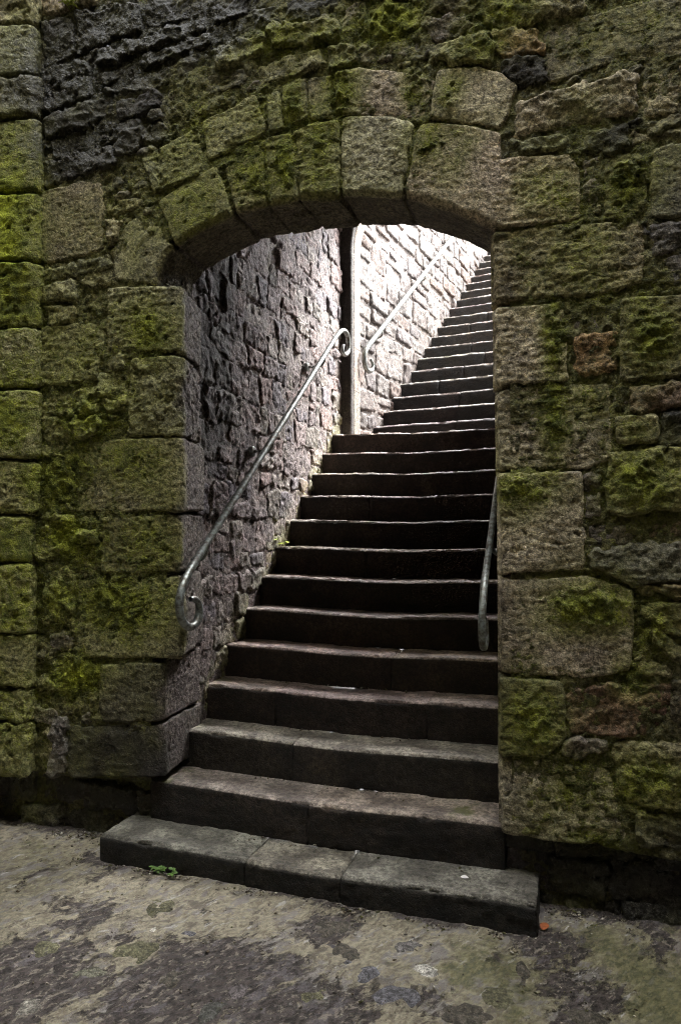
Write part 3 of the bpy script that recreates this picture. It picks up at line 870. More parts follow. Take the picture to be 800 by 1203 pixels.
stairs = empty('stone_staircase', (0.85, 0.0, GZ), 'worn dark stone steps rising through the mossy arch to a landing', 'staircase')
rs = random.Random(21)
joints = {1: [W(291, 1005, -0.1)[0], W(402, 1030, -0.1)[0]], 2: [0.80], 3: [0.62], 4: [0.42, 1.27], 5: [1.02], 8: [0.66], 10: [0.55]}
for k in range(1, 14):
    y = Y0 + (k - 1) * TRD
    z1 = k * RIS
    z0 = z1 - RIS - 0.03 if k > 1 else GZ - 0.05
    xs0, xs1 = (-0.168, 1.842) if k == 1 else ((-0.05, 1.70) if k == 2 else (-0.03, 1.76))
    js = [xs0] + sorted(joints.get(k, [])) + [xs1]
    yb = y + TRD + 0.06 if k < 13 else y + 0.50
    tone = {1: (0.093, 0.085, 0.070), 2: (0.125, 0.106, 0.094), 3: (0.130, 0.108, 0.095), 4: (0.130, 0.106, 0.092)}.get(k, (0.135, 0.108, 0.092))
    def mossf(V, k=k):
        if k == 1: return 0.25 * np.exp(-((V[:, 0] - 1.75) / 0.3) ** 2)
        if k == 2: return 0.55 * np.exp(-((V[:, 0] - 0.08) / 0.15) ** 2) + 0.6 * np.exp(-((V[:, 0] - 1.52) / 0.1) ** 2)
        return 0.35 * np.exp(-((V[:, 0] - 0.05) / 0.1) ** 2)
    for a, b_ in zip(js[:-1], js[1:]):
        g_ = 0.0002
        tn = tuple(c * rs.uniform(0.95, 1.05) for c in tone)
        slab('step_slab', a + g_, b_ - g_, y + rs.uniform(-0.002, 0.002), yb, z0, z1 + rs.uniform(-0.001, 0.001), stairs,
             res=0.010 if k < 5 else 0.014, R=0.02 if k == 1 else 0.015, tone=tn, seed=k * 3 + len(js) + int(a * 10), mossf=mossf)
# landing between the flights
for (a, b_) in ((-0.03, 0.55), (0.553, 1.1), (1.103, 1.76)):
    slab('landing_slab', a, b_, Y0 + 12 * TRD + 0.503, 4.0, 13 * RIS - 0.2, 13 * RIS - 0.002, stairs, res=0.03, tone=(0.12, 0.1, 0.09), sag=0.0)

upper = empty('stone_staircase', (0.8, 3.75, 13 * RIS), 'upper flight of stone steps climbing into daylight beyond the inner doorway', 'staircase')
A8 = math.radians(8.0)
UO = np.array([0.118, 3.755])
UD, UA = np.array([math.sin(A8), math.cos(A8)]), np.array([math.cos(A8), -math.sin(A8)])
UT = 0.254
def uxf(V):
    xy = UO + V[:, :1] * UA + V[:, 1:2] * UD
    return np.concatenate([xy, V[:, 2:3]], 1)
NU = 19
for i in range(NU):
    z1 = 14 * RIS + i * RIS
    j = rs.uniform(0.35, 0.9)
    for a, b_ in ((-0.03, j), (j + 0.003, 1.5)):
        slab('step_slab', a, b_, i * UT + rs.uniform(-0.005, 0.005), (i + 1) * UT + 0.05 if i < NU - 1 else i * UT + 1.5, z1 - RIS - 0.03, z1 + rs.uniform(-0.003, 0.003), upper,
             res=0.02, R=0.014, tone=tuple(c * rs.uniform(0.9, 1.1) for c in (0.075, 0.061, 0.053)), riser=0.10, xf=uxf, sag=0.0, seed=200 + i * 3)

# ================================================================== INNER LEFT WALL of the passage
def paint_generic(V, base, mossv=0.0, wet=0.0, var=0.25):
    t = np.tile(np.array(base), (len(V), 1)) * (1 + var * fbm(V, 3.0, 2, 33))[:, None]
    n = len(V)
    return {'tone': np.clip(t, 0.01, 0.9), 'moss': np.clip(mossv + 0.22 * fbm(V, 4, 2, 71), 0, 1) if np.isscalar(mossv) else np.clip(mossv, 0, 1), 'bright': np.zeros(n), 'wet': np.clip(wet, 0, 1) * np.ones(n)}
inner = empty('passage_wall', (0.0, 1.8, 1.0), 'craggy purplish rubble wall on the left inside the arched passage', 'wall')
in_map = plane_map((0, 0, 0), (0, 1, 0), (0, 0, 1), (1, 0, 0))
ri = random.Random(77)
PT = [(0.170, 0.138, 0.145), (0.135, 0.118, 0.138), (0.21, 0.165, 0.165), (0.18, 0.128, 0.126), (0.25, 0.22, 0.21), (0.14, 0.122, 0.112)]
def in_wet(V):
    # a run of soot and damp down the wall behind the arch
    y, z = V[:, 1], V[:, 2]
    w = 1.0 * np.exp(-((y - 0.66 - 0.10 * (z - 2)) / 0.36) ** 2) * sstep(1.5, 2.3, z)
    w = w + 0.62 * np.exp(-((y - 1.75) / 0.16) ** 2) * sstep(2.1, 2.8, z) + 0.6 * np.exp(-((y - 2.75) / 0.16) ** 2) * sstep(2.9, 3.2, z)
    return np.clip(w, 0, 1) * (0.75 + 0.5 * fbm(V * np.array([1, 1, 0.35]), 7, 3, 12))
for q in courses(0.47, 3.14, 0.45, 4.95, (0.10, 0.22), (0.12, 0.34), ri):
    zc = np.mean([p[1] for p in q]); yc = np.mean([p[0] for p in q])
    if zc < (yc - Y0) / TRD * RIS - 0.25: continue
    if zc > 3.25 + (yc) * 0.5: continue
    V, F, P, h = stone_geo(q, in_map, 0.0105, ri.uniform(-0.010, 0.014), 0.6 if ri.random() < 0.75 else 1.0, nseed(), gap=-0.010, bev=0.02, wob=0.026)
    mesh_obj('stone', V, F, M_RUBBLE, inner, attrs=paint_generic(V, ri.choice(PT), 0.05 + 0.3 * (sstep(0.5, 0.0, V[:, 2] - (V[:, 1] - Y0) / TRD * RIS)), in_wet(V)))
def sheet(name, mp, u0, u1, v0, v1, res, amp, mat, parent, paint, seed, flip=False, clip=None):
    us, vv = np.arange(u0, u1 + res, res), np.arange(v0, v1 + res, res)
    U, Z = np.meshgrid(us, vv, indexing='ij')
    P = np.stack([U.ravel(), Z.ravel()], 1)
    pos, n = mp(P)
    h = amp * fbm(pos, 8, 4, seed, 0.6) + amp * 0.5 * fbm(pos, 35, 2, seed + 3)
    V = pos + n * h[:, None]
    F = grid_faces(len(us), len(vv))
    if flip: F = F[:, ::-1]
    if clip is not None: F = F[clip(P)[F].all(1)]
    return mesh_obj(name, V, F, mat, parent, attrs=paint(V))
sheet('mortar', plane_map((-0.006, 0, 0), (0, 1, 0), (0, 0, 1), (1, 0, 0)), 0.42, 3.2, -0.1, 5.4, 0.0115, 0.014, M_RUBBLE, inner, lambda V: paint_generic(V, (0.16, 0.132, 0.132), 0.0, in_wet(V)), 5)

# right wall of the passage (hidden behind the jamb in the photograph)
rwall = empty('passage_wall', (1.72, 1.8, 1.0), 'rubble wall on the right inside the passage behind the right handrail', 'wall')
sheet('rubble_face', plane_map((1.735, 0, 0), (0, 1, 0), (0, 0, 1), (-1, 0, 0)), 0.42, 3.9, -0.1, 5.4, 0.025, 0.035, M_RUBBLE, rwall, lambda V: paint_generic(V, (0.17, 0.145, 0.13), 0.1), 15, flip=True)

# rough vault over the passage
def vault_map(P):
    y = P[:, 1]
    z = 3.42 + (y - 0.3) * 0.66 + 0.28 * np.sin(np.clip((P[:, 0] + 0.1) / 1.95, 0, 1) * math.pi)
    pos = np.stack([P[:, 0], y, z], 1)
    n = np.tile(np.array([0, 0.55, -0.83]), (len(P), 1))
    return pos, n
v_ = sheet('passage_vault', vault_map, -0.2, 1.95, 0.2, 3.5, 0.03, 0.03, M_RUBBLE, None, lambda V: paint_generic(V, (0.13, 0.11, 0.10), 0.05), 25)
v_['kind'] = 'structure'
core_box('passage_roof', -0.6, 2.4, 0.51, 3.12, 5.9, 6.3, None, kind='structure')

# ================================================================== INNER DOORWAY
door = empty('inner_doorway', (0.9, 3.2, 13 * RIS), 'dressed stone pointed doorway framing the daylit upper stair', 'doorway')
XD0, XD1, ZS = 0.104, 1.70, 4.16
shade_order = True
def sweep(path, prof, name, tone):
    # path: points in x,z ; outward normal from the opening ; prof: (offset, y)
    path = np.asarray(path, float)
    T = np.gradient(path, axis=0); T /= np.linalg.norm(T, axis=1)[:, None]
    N = np.stack([-T[:, 1], T[:, 0]], 1)
    prof = np.asarray(prof, float)
    V = np.stack([np.stack([path[:, 0] + N[:, 0] * o, np.full(len(path), y), path[:, 1] + N[:, 1] * o], 1) for o, y in prof], 1)
    nu, nv = V.shape[:2]
    V = V.reshape(-1, 3)
    F = grid_faces(nu, nv)
    V = V + 0.004 * np.stack([fbm(V, 9, 3, 1), fbm(V, 9, 3, 2), fbm(V, 9, 3, 3)], 1)
    mesh_obj(name, V, F, M_PALE, door, attrs=paint_generic(V, tone, 0.0))
def dense(pts, step=0.025):
    out = []
    pts = np.asarray(pts, float)
    for a, b_ in zip(pts[:-1], pts[1:]):
        n = max(1, int(np.linalg.norm(np.array(b_) - a) / step))
        out += [a + (np.array(b_) - a) * i / n for i in range(n)]
    return np.array(out + [pts[-1]])
PROF = [(0.30, 3.13), (0.22, 3.13), (0.15, 3.13), (0.08, 3.13), (0.04, 3.13), (0.018, 3.134), (0.004, 3.146), (0.0, 3.165), (0.0, 3.2), (0.0, 3.25), (0.0, 3.30), (0.008, 3.345), (0.03, 3.36), (0.10, 3.36), (0.35, 3.36)]
zb = 13 * RIS - 0.02
heights = [zb, zb + 0.46, zb + 0.86, zb + 1.3, ZS]
for a, b_ in zip(heights[:-1], heights[1:]):
    sweep(dense([(XD0, a + 0.002), (XD0, b_ - 0.002)]), PROF, 'jamb_block', (0.17 * rs.uniform(.9, 1.1), 0.143, 0.122))
    sweep(dense([(XD1, b_ - 0.002), (XD1, a + 0.002)]), PROF, 'jamb_block', (0.27, 0.23, 0.2))
xm = (XD0 + XD1) / 2
Ra = (XD1 - XD0) * 0.72
th1 = math.acos((Ra - (xm - XD0)) / Ra)
arcL = [(XD0 + Ra - Ra * math.cos(t), ZS + Ra * math.sin(t)) for t in np.linspace(0, th1, 40)]
arcR = [(XD1 - Ra + Ra * math.cos(t), ZS + Ra * math.sin(t)) for t in np.linspace(th1, 0, 40)]
for i in range(4):
    sweep(arcL[i * 10:(i + 1) * 10 + (1 if i < 3 else 0)], PROF, 'arch_block', (0.29, 0.245, 0.205))
    sweep(arcR[i * 10:(i + 1) * 10 + (1 if i < 3 else 0)], PROF, 'arch_block', (0.28, 0.24, 0.20))
OUT = [(0.30, 3.065), (0.15, 3.065), (0.03, 3.065), (0.008, 3.07), (0.0, 3.085), (0.0, 3.128)]  # near-black front order added to paint the passage shade onto the jamb face
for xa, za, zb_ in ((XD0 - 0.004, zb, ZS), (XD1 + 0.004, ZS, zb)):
    sweep(dense([(xa, za), (xa, zb_)]), OUT, 'shade_jamb', (0.035, 0.030, 0.027))
sweep([(x - 0.004, z) for x, z in arcL], OUT, 'shade_arch', (0.035, 0.030, 0.027))
sweep([(x + 0.004, z) for x, z in arcR], OUT, 'shade_arch', (0.035, 0.030, 0.027))
core_box('spandrel', -0.9, XD0 - 0.3, 3.14, 3.35, 0.0, 6.4, door)
core_box('spandrel', XD1 + 0.3, 2.8, 3.14, 3.35, 0.0, 6.4, door)
core_box('spandrel', XD0 - 0.298, XD1 + 0.298, 3.14, 3.35, 5.3, 6.4, door)

# ================================================================== UPPER LEFT WALL, in daylight
uw = empty('stair_side_wall', (0.3, 5.0, 3.0), 'pale sunlit rubble wall beside the upper flight beyond the inner doorway', 'wall')
UWO = UO - UD * 0.42 - UA * 0.0
def uw_map(P):
    xy = UWO + P[:, :1] * UD
    pos = np.concatenate([xy, P[:, 1:2]], 1)
    return pos, np.tile(np.array([UA[0], UA[1], 0]), (len(P), 1))
ru = random.Random(31)
UTN = [tuple(c * 0.42 for c in q_) for q_ in [(0.225, 0.182, 0.170), (0.25, 0.212, 0.20), (0.19, 0.15, 0.142), (0.235, 0.205, 0.197), (0.17, 0.14, 0.142), (0.21, 0.145, 0.122)]]
def stair_z(u): return 14 * RIS + (u - 0.42) / UT * RIS
for q in courses(0.0, 5.4, 2.3, 7.4, (0.15, 0.30), (0.22, 0.55), ru):
    zc = np.mean([p[1] for p in q]); uc = np.mean([p[0] for p in q])
    if zc < stair_z(uc) - 0.25 or zc > max(4.9, stair_z(uc) + 2.4): continue
    V, F, P, h = stone_geo(q, uw_map, 0.018, ru.uniform(-0.010, 0.012), 0.5 if ru.random() < 0.75 else 1.0, nseed(), gap=-0.002, bev=0.02, wob=0.012)
    at = paint_generic(V, ru.choice(UTN), -0.1)
    mesh_obj('stone', V, F, M_PALE, uw, attrs=at)
def uw_map2(P):
    p, n = uw_map(P)
    return p - n * 0.010, n
sheet('mortar', uw_map2, -0.05, 7.0, 2.2, 8.2, 0.04, 0.015, M_PALE, uw, lambda V: paint_generic(V, (0.10, 0.082, 0.076), -0.1), 35)

# right-hand parapet of the upper flight (out of sight behind the jamb)
par = empty('stair_parapet', (1.6, 4.5, 3.0), 'low stone parapet on the right of the upper flight', 'wall')
pr0 = UO + UA * 1.52
def par_box():
    V, F = [], []
    n = 30
    for i in range(n + 1):
        u = -0.4 + i * 0.2
        z = stair_z(u + 0.42) + 0.55
        for (s, zz) in ((0, 0.0), (0, z), (0.35, z), (0.35, 0.0)):
            xy = pr0 + UD * u + UA * s
            V.append((xy[0], xy[1], zz))
    for i in range(n):
        for k in range(3):
            F.append((i * 4 + k, i * 4 + k + 1, (i + 1) * 4 + k + 1, (i + 1) * 4 + k))
    V = np.array(V)
    mesh_obj('coping', V, np.array(F), M_PALE, par, smooth=False, attrs=paint_generic(V, (0.33, 0.29, 0.25), 0.0))
par_box()

# ================================================================== GROUND
def ground():
    def axis(lo, f0, f1, hi, res):
        return np.concatenate([np.linspace(lo, f0, 12, endpoint=False), np.arange(f0, f1, res), np.linspace(f1, hi, 12)])
    xs = axis(-40, -1.6, 3.4, 40, 0.0125)
    ys = np.concatenate([np.linspace(-40, -2.2, 16, endpoint=False), np.arange(-2.2, 0.27, 0.0125), [0.29, 0.4]])
    U, Y = np.meshgrid(xs, ys, indexing='ij')
    P = np.stack([U.ravel(), Y.ravel()], 1)
    P3 = np.concatenate([P, np.zeros((len(P), 1))], 1)
    near = sstep(3.5, 2.0, np.abs(P[:, 0] - 0.9)) * sstep(-2.6, -2.0, P[:, 1])
    z = GZ + near * (0.014 * fbm(P3, 2.2, 3, 2) + 0.012 * fbm(P3, 11, 4, 4, 0.65) + 0.006 * ridged(P3, 17, 3, 9))
    V = np.stack([P[:, 0], P[:, 1], z], 1)
    F = grid_faces(len(xs), len(ys))
    beige, dark, olive = np.array((0.315, 0.280, 0.205)), np.array((0.10, 0.082, 0.072)), np.array((0.23, 0.21, 0.13))
    def G2(px, py):
        p = on_plane(px, py, 2, GZ); return p[0], p[1]
    n = fbm(P3, 2.6, 5, 51, 0.6)
    dk = np.zeros(len(P)); ol = np.zeros(len(P))
    for px, py, r, s in [(40, 1150, .28, .9), (260, 1150, .3, 1.0), (170, 1180, .3, .8), (110, 1010, .12, .5), (250, 1060, .1, .25), (390, 1090, .16, .85), (90, 1085, .14, .6), (640, 1110, .12, .6), (320, 1200, .3, .7),
                          (500, 1180, .1, .4), (700, 1190, .2, .5), (780, 1110, .15, .5), (40, 965, .2, .5), (700, 1065, .2, .4)]:
        x, y = G2(px, py)
        dk = np.maximum(dk, s * np.exp(-((P[:, 0] - x) ** 2 + (P[:, 1] - y) ** 2) / r ** 2))
    for px, py, r, s in [(730, 1130, .4, 1.0), (620, 1150, .3, .8), (40, 1020, .25, .7), (780, 1180, .3, 1.0), (110, 980, .2, .5)]:
        x, y = G2(px, py)
        ol = np.maximum(ol, s * np.exp(-((P[:, 0] - x) ** 2 + (P[:, 1] - y) ** 2) / r ** 2))
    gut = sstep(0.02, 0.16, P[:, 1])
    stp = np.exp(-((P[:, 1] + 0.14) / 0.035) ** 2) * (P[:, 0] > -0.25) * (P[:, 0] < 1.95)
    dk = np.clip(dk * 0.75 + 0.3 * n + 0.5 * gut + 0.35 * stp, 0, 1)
    t = beige * (1 - ol[:, None]) + olive * ol[:, None]
    mo = np.clip(0.14 + 0.45 * ol + 0.35 * fbm(P3, 3, 3, 60) - 0.3 * dk, 0, 1)
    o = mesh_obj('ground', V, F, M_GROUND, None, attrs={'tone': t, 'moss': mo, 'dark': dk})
    o['kind'] = 'structure'
    return o
gr = ground()
rg = random.Random(8)
BLUE, GREY, DARKS, OLV, WHT = (0.052, 0.051, 0.065), (0.055, 0.054, 0.045), (0.026, 0.022, 0.021), (0.045, 0.043, 0.028), (0.15, 0.145, 0.14)
SETS = [(470, 1166, 40, 17, -15, BLUE), (437, 1140, 34, 16, -12, BLUE), (162, 1115, 36, 16, -20, OLV), (187, 1065, 34, 15, 5, OLV), (367, 1170, 28, 14, 50, OLV), (388, 1113, 12, 5, 0, BLUE),
        (408, 1131, 9, 5, 0, BLUE), (217, 1098, 24, 7, -18, BLUE), (150, 1086, 30, 6, -25, WHT), (180, 1093, 26, 5, -30, WHT), (390, 1090, 30, 16, 0, DARKS), (405, 1118, 30, 18, 10, DARKS), (285, 1160, 30, 14, -20, (0.045, 0.038, 0.045)),
        (250, 1188, 24, 16, 30, (0.024, 0.024, 0.026)), (55, 1110, 34, 14, 0, OLV), (500, 1140, 26, 10, 10, WHT), (478, 1111, 26, 9, -10, (0.07, 0.066, 0.072)), (105, 1145, 34, 12, -25, GREY), (210, 1140, 26, 24, 40, DARKS),
        (590, 1170, 34, 16, 5, OLV), (615, 1140, 12, 14, 0, DARKS), (30, 1180, 30, 14, -20, (0.085, 0.08, 0.075)), (550, 1192, 40, 16, 0, DARKS), (690, 1195, 36, 14, 0, DARKS)]
for (px, py, rx, ry, ang, tone) in SETS:
    c = on_plane(px, py, 2, GZ)
    dist = np.linalg.norm(c - CAM)
    sx = rx / FPX * dist
    # footprint depth on the ground from the foreshortened height
    sy = ry / FPX * dist * dist / (CAM[2] - GZ)
    nr, na = 7, 28
    V = []
    a0 = math.radians(ang)
    for i in range(nr + 1):
        for k in range(na):
            th = 2 * math.pi * k / na
            q = np.array([[math.cos(th) * 2, math.sin(th) * 2, px]])
            rr = (i / nr) * (1 + 0.45 * fbm(q, 0.55, 3, 3)[0])
            x, y = math.cos(th) * sx * rr * 0.62, math.sin(th) * sy * rr * 0.62
            x, y = x * math.cos(-a0) - y * math.sin(-a0), x * math.sin(-a0) + y * math.cos(-a0)
            z = 0.011 * (1 - (i / nr) ** 2) - 0.0055 + 0.003 * vnoise(np.array([[x * 30, y * 30, px]]), 3)[0]
            V.append(c + RT * x + np.array([-RT[1], RT[0], 0]) * y + np.array([0, 0, z]))
    F = [(i * na + k, i * na + (k + 1) % na, (i + 1) * na + (k + 1) % na, (i + 1) * na + k) for i in range(nr) for k in range(na)]
    V = np.array(V)
    mesh_obj('cobble', V, np.array(F)[:, ::-1], M_RUBBLE, gr, attrs={'tone': np.tile(tone, (len(V), 1)) * 2.4, 'moss': np.full(len(V), 0.1), 'bright': np.zeros(len(V)), 'wet': np.full(len(V), 0.1)})

# unseen blockers added behind, above and beside the camera to shade the front wall
core_box('shade_wall', -14, 14, -4.4, -3.8, -0.2, 3.598, None, tone=(0.10, 0.09, 0.075), kind='structure')
core_box('shade_overhang', -14, 14, -4.4, -2.95, 3.6, 11.0, None, tone=(0.10, 0.09, 0.075), kind='structure')
core_box('shade_end_wall', -4.4, -3.8, -3.798, 0.0, -0.2, 11.0, None, tone=(0.10, 0.09, 0.075), kind='structure')
core_box('shade_end_wall', 5.6, 6.2, -3.798, 0.0, -0.2, 11.0, None, tone=(0.10, 0.09, 0.075), kind='structure')

# ================================================================== HANDRAILS
def tube(name, pts, r, parent, mat=M_IRON, sides=12, flat=1.0):
    pts = catmull(np.asarray(pts, float), 6) if len(pts) > 2 else np.asarray(pts, float)
    n = len(pts)
    r = np.broadcast_to(np.asarray(r, float), (n,)) if np.ndim(r) == 0 else np.interp(np.linspace(0, 1, n), np.linspace(0, 1, len(r)), r)
    T = np.gradient(pts, axis=0); T /= np.linalg.norm(T, axis=1)[:, None]
    ref = np.array([1.0, 0, 0]) if abs(T[0][0]) < 0.9 else np.array([0, 0, 1.0])
    V = []
    for i in range(n):
        a = ref - T[i] * (ref @ T[i])
        if np.linalg.norm(a) < 1e-3: a = np.array([0, 0, 1.0]) - T[i] * T[i][2]
        a /= np.linalg.norm(a)
        b_ = np.cross(T[i], a)
        for k in range(sides):
            th = 2 * math.pi * k / sides
            V.append(pts[i] + (a * math.cos(th) * flat + b_ * math.sin(th)) * r[i])
    F = [(i * sides + k, i * sides + (k + 1) % sides, (i + 1) * sides + (k + 1) % sides, (i + 1) * sides + k) for i in range(n - 1) for k in range(sides)]
    V += [pts[0], pts[-1]]
    c0, c1 = n * sides, n * sides + 1
    F += [(c0, (k + 1) % sides, k, k) for k in range(0)]
    me = mesh_obj(name, np.array(V), np.array(F), mat, parent)
    return me
def rail_at(px, py, x):
    return on_plane(px, py, 0, x)

XH = 0.17
lr = empty('handrail', rail_at(222, 700, XH), 'long iron handrail on the rubble passage wall with scrolled ends', 'handrail', 'iron handrails')
LB, LT = rail_at(228, 663, XH), rail_at(392, 400, XH)
tube('rail', [LB + (LT - LB) * t for t in (0, .25, .5, .75, 1)], 0.0195, lr)
tube('scroll', [rail_at(q[0], q[1], XH) for q in [(232, 656.6), (228, 663), (219, 680), (212.5, 697), (211, 714), (215, 730), (223, 736.5), (231, 731), (234.5, 719), (233.5, 709), (229, 703.5), (224, 704)]], [.0205] * 9 + [.018, .0155, .013], lr)
tube('scroll', [rail_at(q[0], q[1], XH) for q in [(390, 403), (394, 396.8), (400, 389.5), (405, 389), (408.5, 395), (409.5, 406), (408.5, 414), (405, 417), (402.5, 412), (403.5, 405)]], [.0195] * 7 + [.017, .015, .012], lr)
def rose(p, n, parent):
    p, n = np.asarray(p, float), np.asarray(n, float)
    tube('wall_plate', [p - n * 0.02, p + n * 0.004, p + n * 0.009, p + n * 0.0095], [0.034, 0.034, 0.024, 0.001], parent, sides=16)
def bracket(p, parent, wx, s=1):
    p = np.asarray(p, float)
    tube('bracket', [p + np.array([0, 0, -0.015]), p + np.array([-0.01 * s, 0, -0.06]), p + np.array([-0.05 * s, 0, -0.085]), np.array([wx, p[1], p[2] - 0.085])], 0.0105, parent, sides=8)
    rose((wx + 0.05 * s, p[1], p[2] - 0.085), (s, 0, 0), parent)
for t in (0.06, 0.45, 0.9):
    bracket(LB + (LT - LB) * t, lr, -0.02)

XR2 = 1.625
rr = empty('handrail', rail_at(566, 740, XR2), 'short visible end of the iron handrail beside the right jamb', 'handrail', 'iron handrails')
RB = rail_at(569.5, 680, XR2)
slope = (LT - LB) / (LT - LB)[1]
RTp = RB + np.array([0, slope[1], slope[2]]) * 2.3
tube('rail', [RB + (RTp - RB) * t for t in (0, .25, .5, .75, 1)], 0.0155, rr)
c0 = RB
sd2 = np.array([0, slope[1], slope[2]]) / np.linalg.norm(slope[1:])
sc = [c0 + sd2 * 0.03, c0, c0 - sd2 * 0.06 + np.array([0, 0, -0.012]), c0 + np.array([0, -0.10, -0.135]), c0 + np.array([0, -0.115, -0.20]), c0 + np.array([0, -0.095, -0.262]), c0 + np.array([0, -0.05, -0.285]), c0 + np.array([0, -0.008, -0.262]), c0 + np.array([0, 0.005, -0.215]), c0 + np.array([0, -0.012, -0.175]), c0 + np.array([0, -0.04, -0.165])]
tube('scroll', sc, [.016] * 8 + [.0145, .013, .011], rr)
for t in (0.1, 0.6):
    bracket(RB + (RTp - RB) * t, rr, 1.75, -1)

ur = empty('handrail', (0.3, 4.0, 3.3), 'iron handrail climbing the pale sunlit wall of the upper flight', 'handrail', 'iron handrails')
UP0 = UWO + UA * 0.09
def urail(px, py):
    # plane through UP0 along UD, vertical
    n = np.array([UA[0], UA[1], 0]); d = ray(px, py)
    t = ((np.array([UP0[0], UP0[1], 0]) - CAM) @ n) / (d @ n)
    return CAM + d * t
B0, B1 = urail(433, 406), urail(531, 279)
sl = (B1 - B0)
tube('rail', [B0 + sl * t for t in (0, .5, 1, 1.3, 1.6)], 0.025, ur)
tube('scroll', [urail(*q) for q in [(436, 402.1), (433, 406), (429.5, 412), (428, 421), (429, 430), (432.5, 436), (437, 434.5), (438, 428), (435.5, 423)]], [.024] * 6 + [.02, .017, .013], ur)
for t in (0.12, 0.6, 1.2):
    p = B0 + sl * t
    w_ = p - np.array([UA[0], UA[1], 0]) * 0.1
    tube('bracket', [p, p + np.array([0, 0, -0.07]), (p + w_) / 2 + np.array([0, 0, -0.09]), w_ + np.array([0, 0, -0.09])], 0.009, ur, sides=8)

# ================================================================== WEEDS, LEAF, SCRAP
def leaf_mesh(parent, base, dirv, upv, L, Wd, mat, name='leaf', curl=0.25):
    d = np.asarray(dirv, float); d /= np.linalg.norm(d)
    u = np.asarray(upv, float); s = np.cross(d, u); s /= np.linalg.norm(s); u = np.cross(s, d)
    V, F = [], []
    n = 6
    for i in range(n + 1):
        t = i / n
        w = Wd * math.sin(math.pi * min(1, t * 0.92 + 0.06)) ** 0.8 * 0.5
        c = np.asarray(base) + d * L * t + u * (-curl * L * t * t)
        for k, o in ((-1, 0.15), (0, 0.0), (1, 0.15)):
            V.append(c + s * k * w + u * abs(k) * w * o)
    for i in range(n):
        for k in range(2):
            F.append((i * 3 + k, i * 3 + k + 1, (i + 1) * 3 + k + 1, (i + 1) * 3 + k))
    return mesh_obj(name, np.array(V), np.array(F), mat, parent)
def weed(base, n, size, spread, mat, label, seed, outward=(0, -1, 0), group=None):
    base = np.asarray(base, float)
    r = random.Random(seed)
    o = empty('weed', base, label, 'plant', group)
    for i in range(n):
        a = r.uniform(0, 2 * math.pi)
        p = base + np.array([r.uniform(-1, 1) * spread, r.uniform(-0.2, 0.1) * spread * 0.5, 0])
        tip = p + np.array([math.cos(a) * size * 0.6, math.sin(a) * size * 0.4, size * r.uniform(0.4, 1.0)]) + np.array(outward) * size * 0.35
        tube('stem', [p, (p + tip) / 2 + np.array([0, 0, size * 0.1]), tip], 0.0011, o, mat, sides=5)
        for k in range(3):
            b = a + (k - 1) * 1.6
            leaf_mesh(o, tip, (math.cos(b), math.sin(b) - 0.3, r.uniform(0.0, 0.5)), (0, -0.3, 1), size * r.uniform(0.45, 0.75), size * r.uniform(0.3, 0.45), mat)
    return o
p = on_plane(190, 1026, 2, GZ)
weed(p, 11, 0.035, 0.06, M_LEAF, 'small green trefoil weed at the foot of the lowest step', 3)
p = on_plane(203, 1030, 2, GZ)
p = rail_at(328, 642, 0.02)
weed(p, 4, 0.05, 0.02, M_SPRIG, 'tiny yellow-green sprig growing where step meets passage wall', 5, (0.6, -0.4, 0))
q = W(92, 14)
weed((q[0], YW - 0.01, q[1]), 5, 0.05, 0.035, M_SPRIG, 'yellow-green sprigs on the black wet ledge at top left', 9)
q = W(172, 5)
weed((q[0], YW - 0.01, q[1]), 3, 0.03, 0.012, M_SPRIG, 'little pale sprig on the top edge right of the wet ledge', 10)
p = on_plane(637, 1092, 2, GZ + 0.012)
lf = leaf_mesh(None, p, (0.3, 1.0, 0.25), (0, -0.3, 1), 0.05, 0.034, M_DEAD, 'fallen_leaf', 0.2)
tag(lf, 'curled orange dead leaf lying by the right end of the lowest step', 'leaf')
p = on_plane(541, 1030, 2, RIS + 0.004)
pc = leaf_mesh(None, p, (1.0, 0.1, 0.1), (0, -0.2, 1), 0.032, 0.02, M_PAPER, 'paper_scrap', 0.1)
tag(pc, 'tiny white paper scrap on the tread of the lowest step', 'litter')

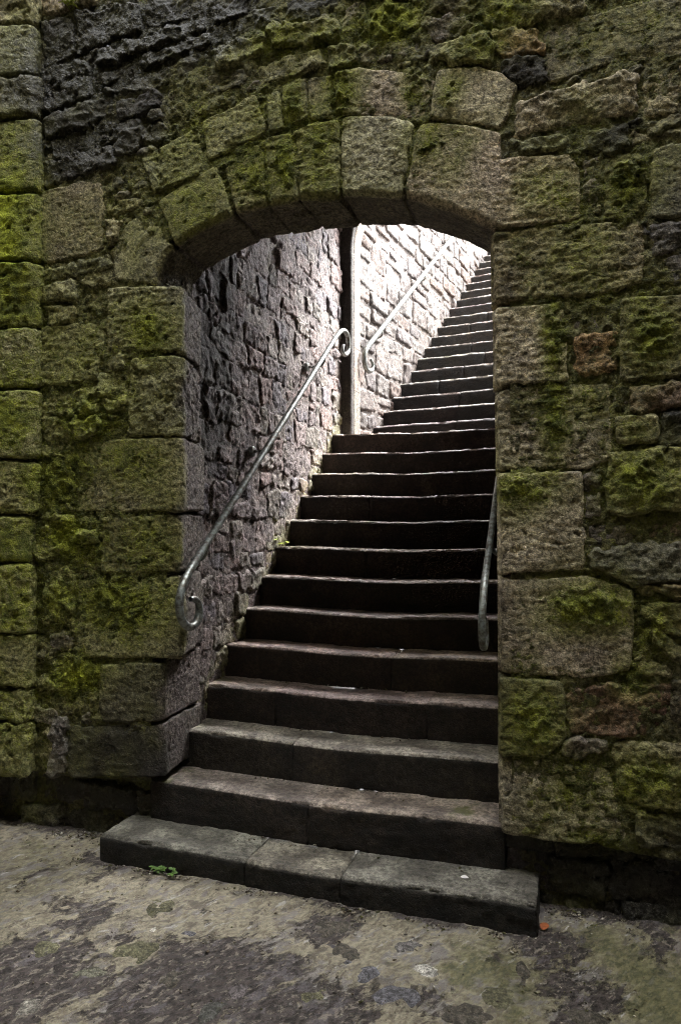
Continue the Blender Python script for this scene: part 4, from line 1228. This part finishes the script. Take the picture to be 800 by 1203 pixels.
# grit, crumbs of mortar and leaf litter washed against the step and the wall foot: uncountable
def grit():
    r = np.random.RandomState(5)
    V, F, T = [], [], []
    ico = np.array([(0, 0, 1), (0.9, 0, 0.2), (0.25, 0.85, 0.25), (-0.75, 0.5, 0.2), (-0.7, -0.55, 0.2), (0.3, -0.85, 0.2), (0, 0, -0.4)])
    fc = [(0, 1, 2), (0, 2, 3), (0, 3, 4), (0, 4, 5), (0, 5, 1), (6, 2, 1), (6, 3, 2), (6, 4, 3), (6, 5, 4), (6, 1, 5)]
    pts = []
    for i in range(5200):
        k = r.rand()
        if k < 0.22: p = (r.uniform(-1.4, -0.2), 0.12 - abs(r.normal(0, 0.05)))
        elif k < 0.42: p = (r.uniform(1.86, 3.2), 0.12 - abs(r.normal(0, 0.05)))
        elif k < 0.62: p = (r.uniform(-0.3, 1.95), -0.135 - abs(r.normal(0, 0.03)))
        else: p = (r.uniform(-1.4, 3.2), r.uniform(-1.6, 0.1))
        if -0.175 < p[0] < 1.85 and p[1] > -0.135: continue
        pts.append((p[0], p[1], GZ + 0.001))
    for i in range(260):
        k = r.randint(1, 5)
        pts.append((r.uniform(0.05, 1.65), Y0 + (k - 1) * TRD + TRD - abs(r.normal(0, 0.03)) - 0.01, k * RIS - 0.008))
    pal = np.array([(0.30, 0.27, 0.22), (0.06, 0.05, 0.042), (0.16, 0.14, 0.11), (0.42, 0.40, 0.36), (0.10, 0.075, 0.05), (0.12, 0.12, 0.05)])
    for p in pts:
        s_ = 0.0024 + 0.0075 * r.rand() ** 3
        a = r.uniform(0, 6.28)
        R_ = np.array([[math.cos(a), -math.sin(a), 0], [math.sin(a), math.cos(a), 0], [0, 0, 1]])
        q = (ico * (1 + 0.35 * r.randn(7, 1) * 0.5) * np.array([1.3, 0.8, 0.7]) * s_) @ R_.T + np.array(p)
        b = len(V) * 7
        V.append(q)
        F += [(x + b, y + b, z + b) for x, y, z in fc]
        T.append(np.tile(pal[r.randint(6)], (7, 1)))
    V = np.concatenate(V); T = np.concatenate(T); n = len(V)
    o = mesh_obj('grit', V, np.array(F), M_RUBBLE, None, smooth=False, attrs={'tone': T, 'moss': np.zeros(n), 'bright': np.zeros(n), 'wet': np.zeros(n)})
    tag(o, 'scattered grit and crumbs on the ground and lower treads', 'grit', kind='stuff')
grit()
